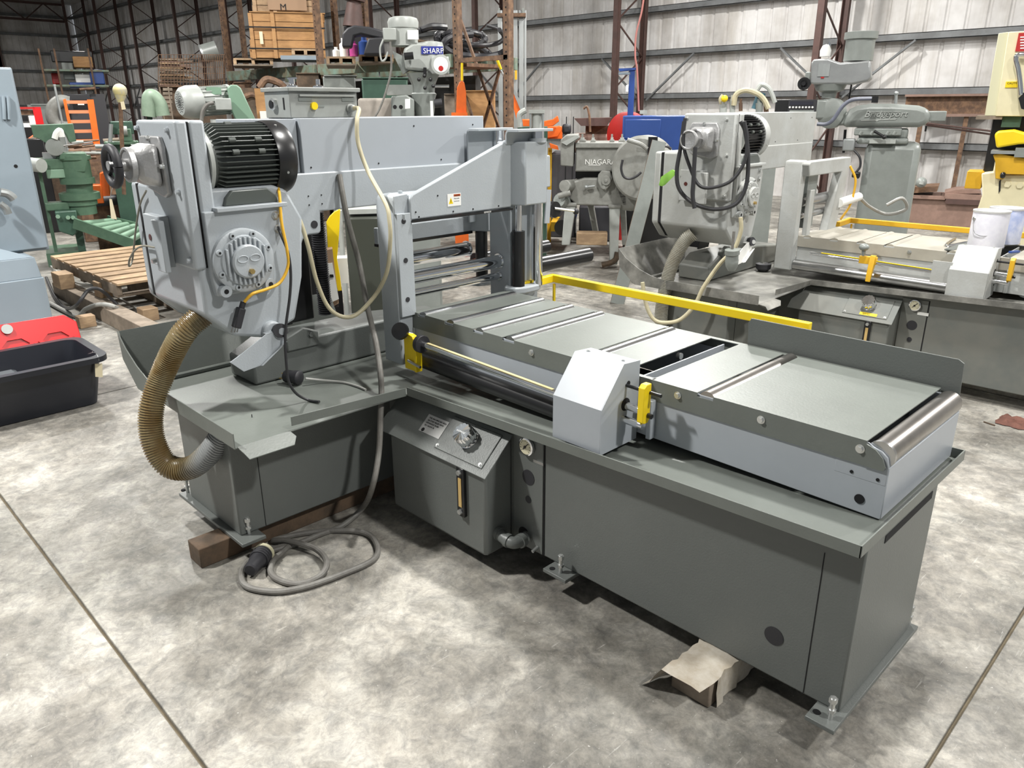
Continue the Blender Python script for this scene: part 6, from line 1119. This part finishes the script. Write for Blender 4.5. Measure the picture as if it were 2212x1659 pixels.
f = Fr(2040, 480, 10.5); t = T(f, 'steel_bin', 'low brown steel bin stacked with plates by the right wall', 'bin'); f.box(MB(), 1963, 432, 2125, 520, 0, .8, True).build('bin_body', BRNL, t, bev=.01); f.box(MB(), 1955, 423, 2042, 430, -.05, .6).build('plate', BRNL, t); f.box(MB(), 2040, 420, 2120, 431, -.05, .7).build('plate', BRNL, t); f.box(MB(), 2042, 431, 2118, 442, -.06, .6).build('plate', BRN, t)
f.pris(MB(), [(1962, 405), (2028, 402), (2024, 414), (1962, 418)], .0, .5).build('channel_scrap', RUST, t); f.pris(MB(), [(2040, 416), (2065, 410), (2108, 408), (2120, 418), (2042, 419)], .0, .5).build('sheet_scrap', BRNL, t)
f = Fr(1988, 395, 10.4); t = T(f, 'wrecking_ball_tool', 'grey ball-headed tool lying on the brown plates', 'tool'); MB().sphere(f.pt(1990, 394), .07, 18).build('ball_head', MGRY, t); f.cyl(MB(), 1962, 402, 1984, 396, .02).build('tool_shaft', MGRY, t); f.cyl(MB(), 1990, 398, 1992, 392, .03, -.06).build('ball_boss', GRYL, t)
f = Fr(2165, 690, 7.6); t = T(f, 'ironworker', 'cream and yellow ironworker press at the right edge', 'ironworker')
f.pris(MB(), [(2157, 72), (2178, 69), (2162, 250), (2127, 250)], .0, .5).build('side_cover', mat('cream_shaded_side', (.60, .58, .40), .45), t, bev=.004); f.pris(MB(), [(2178, 69), (2300, 62), (2300, 252), (2150, 251)], -.02, .5).build('front_cover', CREAM, t, bev=.006)  # side cover in a darker cream, its shade put into the colour
f.box(MB(), 2197, 70, 2260, 110, -.035, -.02).build('red_sign', RED, t)
for i in range(5): f.box(MB(), 2204, 78+i*6, 2250, 80.5+i*6, -.040, -.035).build('sign_line', WHITE, t)
f.box(MB(), 2172, 176, 2204, 189, -.034, -.02).build('caution_label', YEL, t); MB().text('CAUTION', f.pt(2175, 182, -.037), f.r, (0, 0, 1), .024, .001).build('lettering', BLACK, t)
MB().tube(f.pts([(2225, 118), (2200, 118), (2195, 128), (2200, 150), (2204, 180), (2206, 205)], -.1), .022, n=12).build('grab_handle', CHROME, t); f.pris(MB(), [(2200, 212), (2212, 200), (2230, 210), (2225, 240), (2206, 235)], -.13, -.06).build('handle_mount', BLACK, t)
f.box(MB(), 2108, 250, 2165, 258, .0, .4).build('shelf_plate', WOODG, t); f.box(MB(), 2134, 250, 2220, 380, .2, .7).build('machine_body', BLACK, t, bev=.01); f.box(MB(), 2164, 252, 2205, 275, .05, .2).build('die_block', DGRN, t)
f.pris(MB(), [(2148, 290), (2155, 283), (2190, 280), (2225, 290), (2225, 310), (2200, 312), (2152, 320)], -.1, .2).build('yellow_guard', YEL, t, bev=.02); f.box(MB(), 2140, 326, 2225, 333, -.12, .3).build('work_table', GALV, t); f.box(MB(), 2192, 320, 2225, 340, -.14, .1).build('clamp', MGRY, t)
f.pris(MB(), [(2145, 335), (2160, 332), (2230, 345), (2230, 378), (2170, 376), (2168, 388), (2150, 386), (2150, 350)], -.08, .1).build('yellow_bracket', YELD, t, bev=.006); f.box(MB(), 2086, 370, 2122, 408, .1, .4).build('yellow_box', YELD, t, bev=.006); 
f.pris(MB(), [(2120, 375), (2145, 372), (2150, 345), (2162, 345), (2165, 378), (2240, 378), (2240, 700), (2105, 700), (2112, 450), (2122, 420)], .0, .5).build('cream_frame', CREAM, t, bev=.01)
for u, v in ((2176, 398), (2203, 400)): MB().lathe([(.03, 0), (.03, .02)], f.pt(u, v, 0), -f.a, 6).build('frame_bolt', CREAM, t)
f.pris(MB(), [(2158, 392), (2162, 388), (2161, 412), (2157, 418)], -.008, 0).build('frame_slot', HOLE, t); f.box(MB(), 2160, 372, 2172, 386, -.12, -.05).build('knob', BLACK, t, bev=.02)
lone(Fr(2140, 160, 12.2).box(MB(), 2130, 156, 2145, 170, 0, .2), 'brown_box', BRN, 'small brown box on the wall behind the cream cover', 'box', bev=.02)
f = Fr(2125, 195, 12.2); t = T(f, 'pipe_fittings', 'rusty pipe fittings on the wall girt left of the cream cover', 'fitting'); MB().sphere(f.pt(2118, 195), .045, 12).build('ball_fitting', BRNL, t); MB().sphere(f.pt(2132, 196), .05, 12).build('elbow_fitting', BRNL, t)
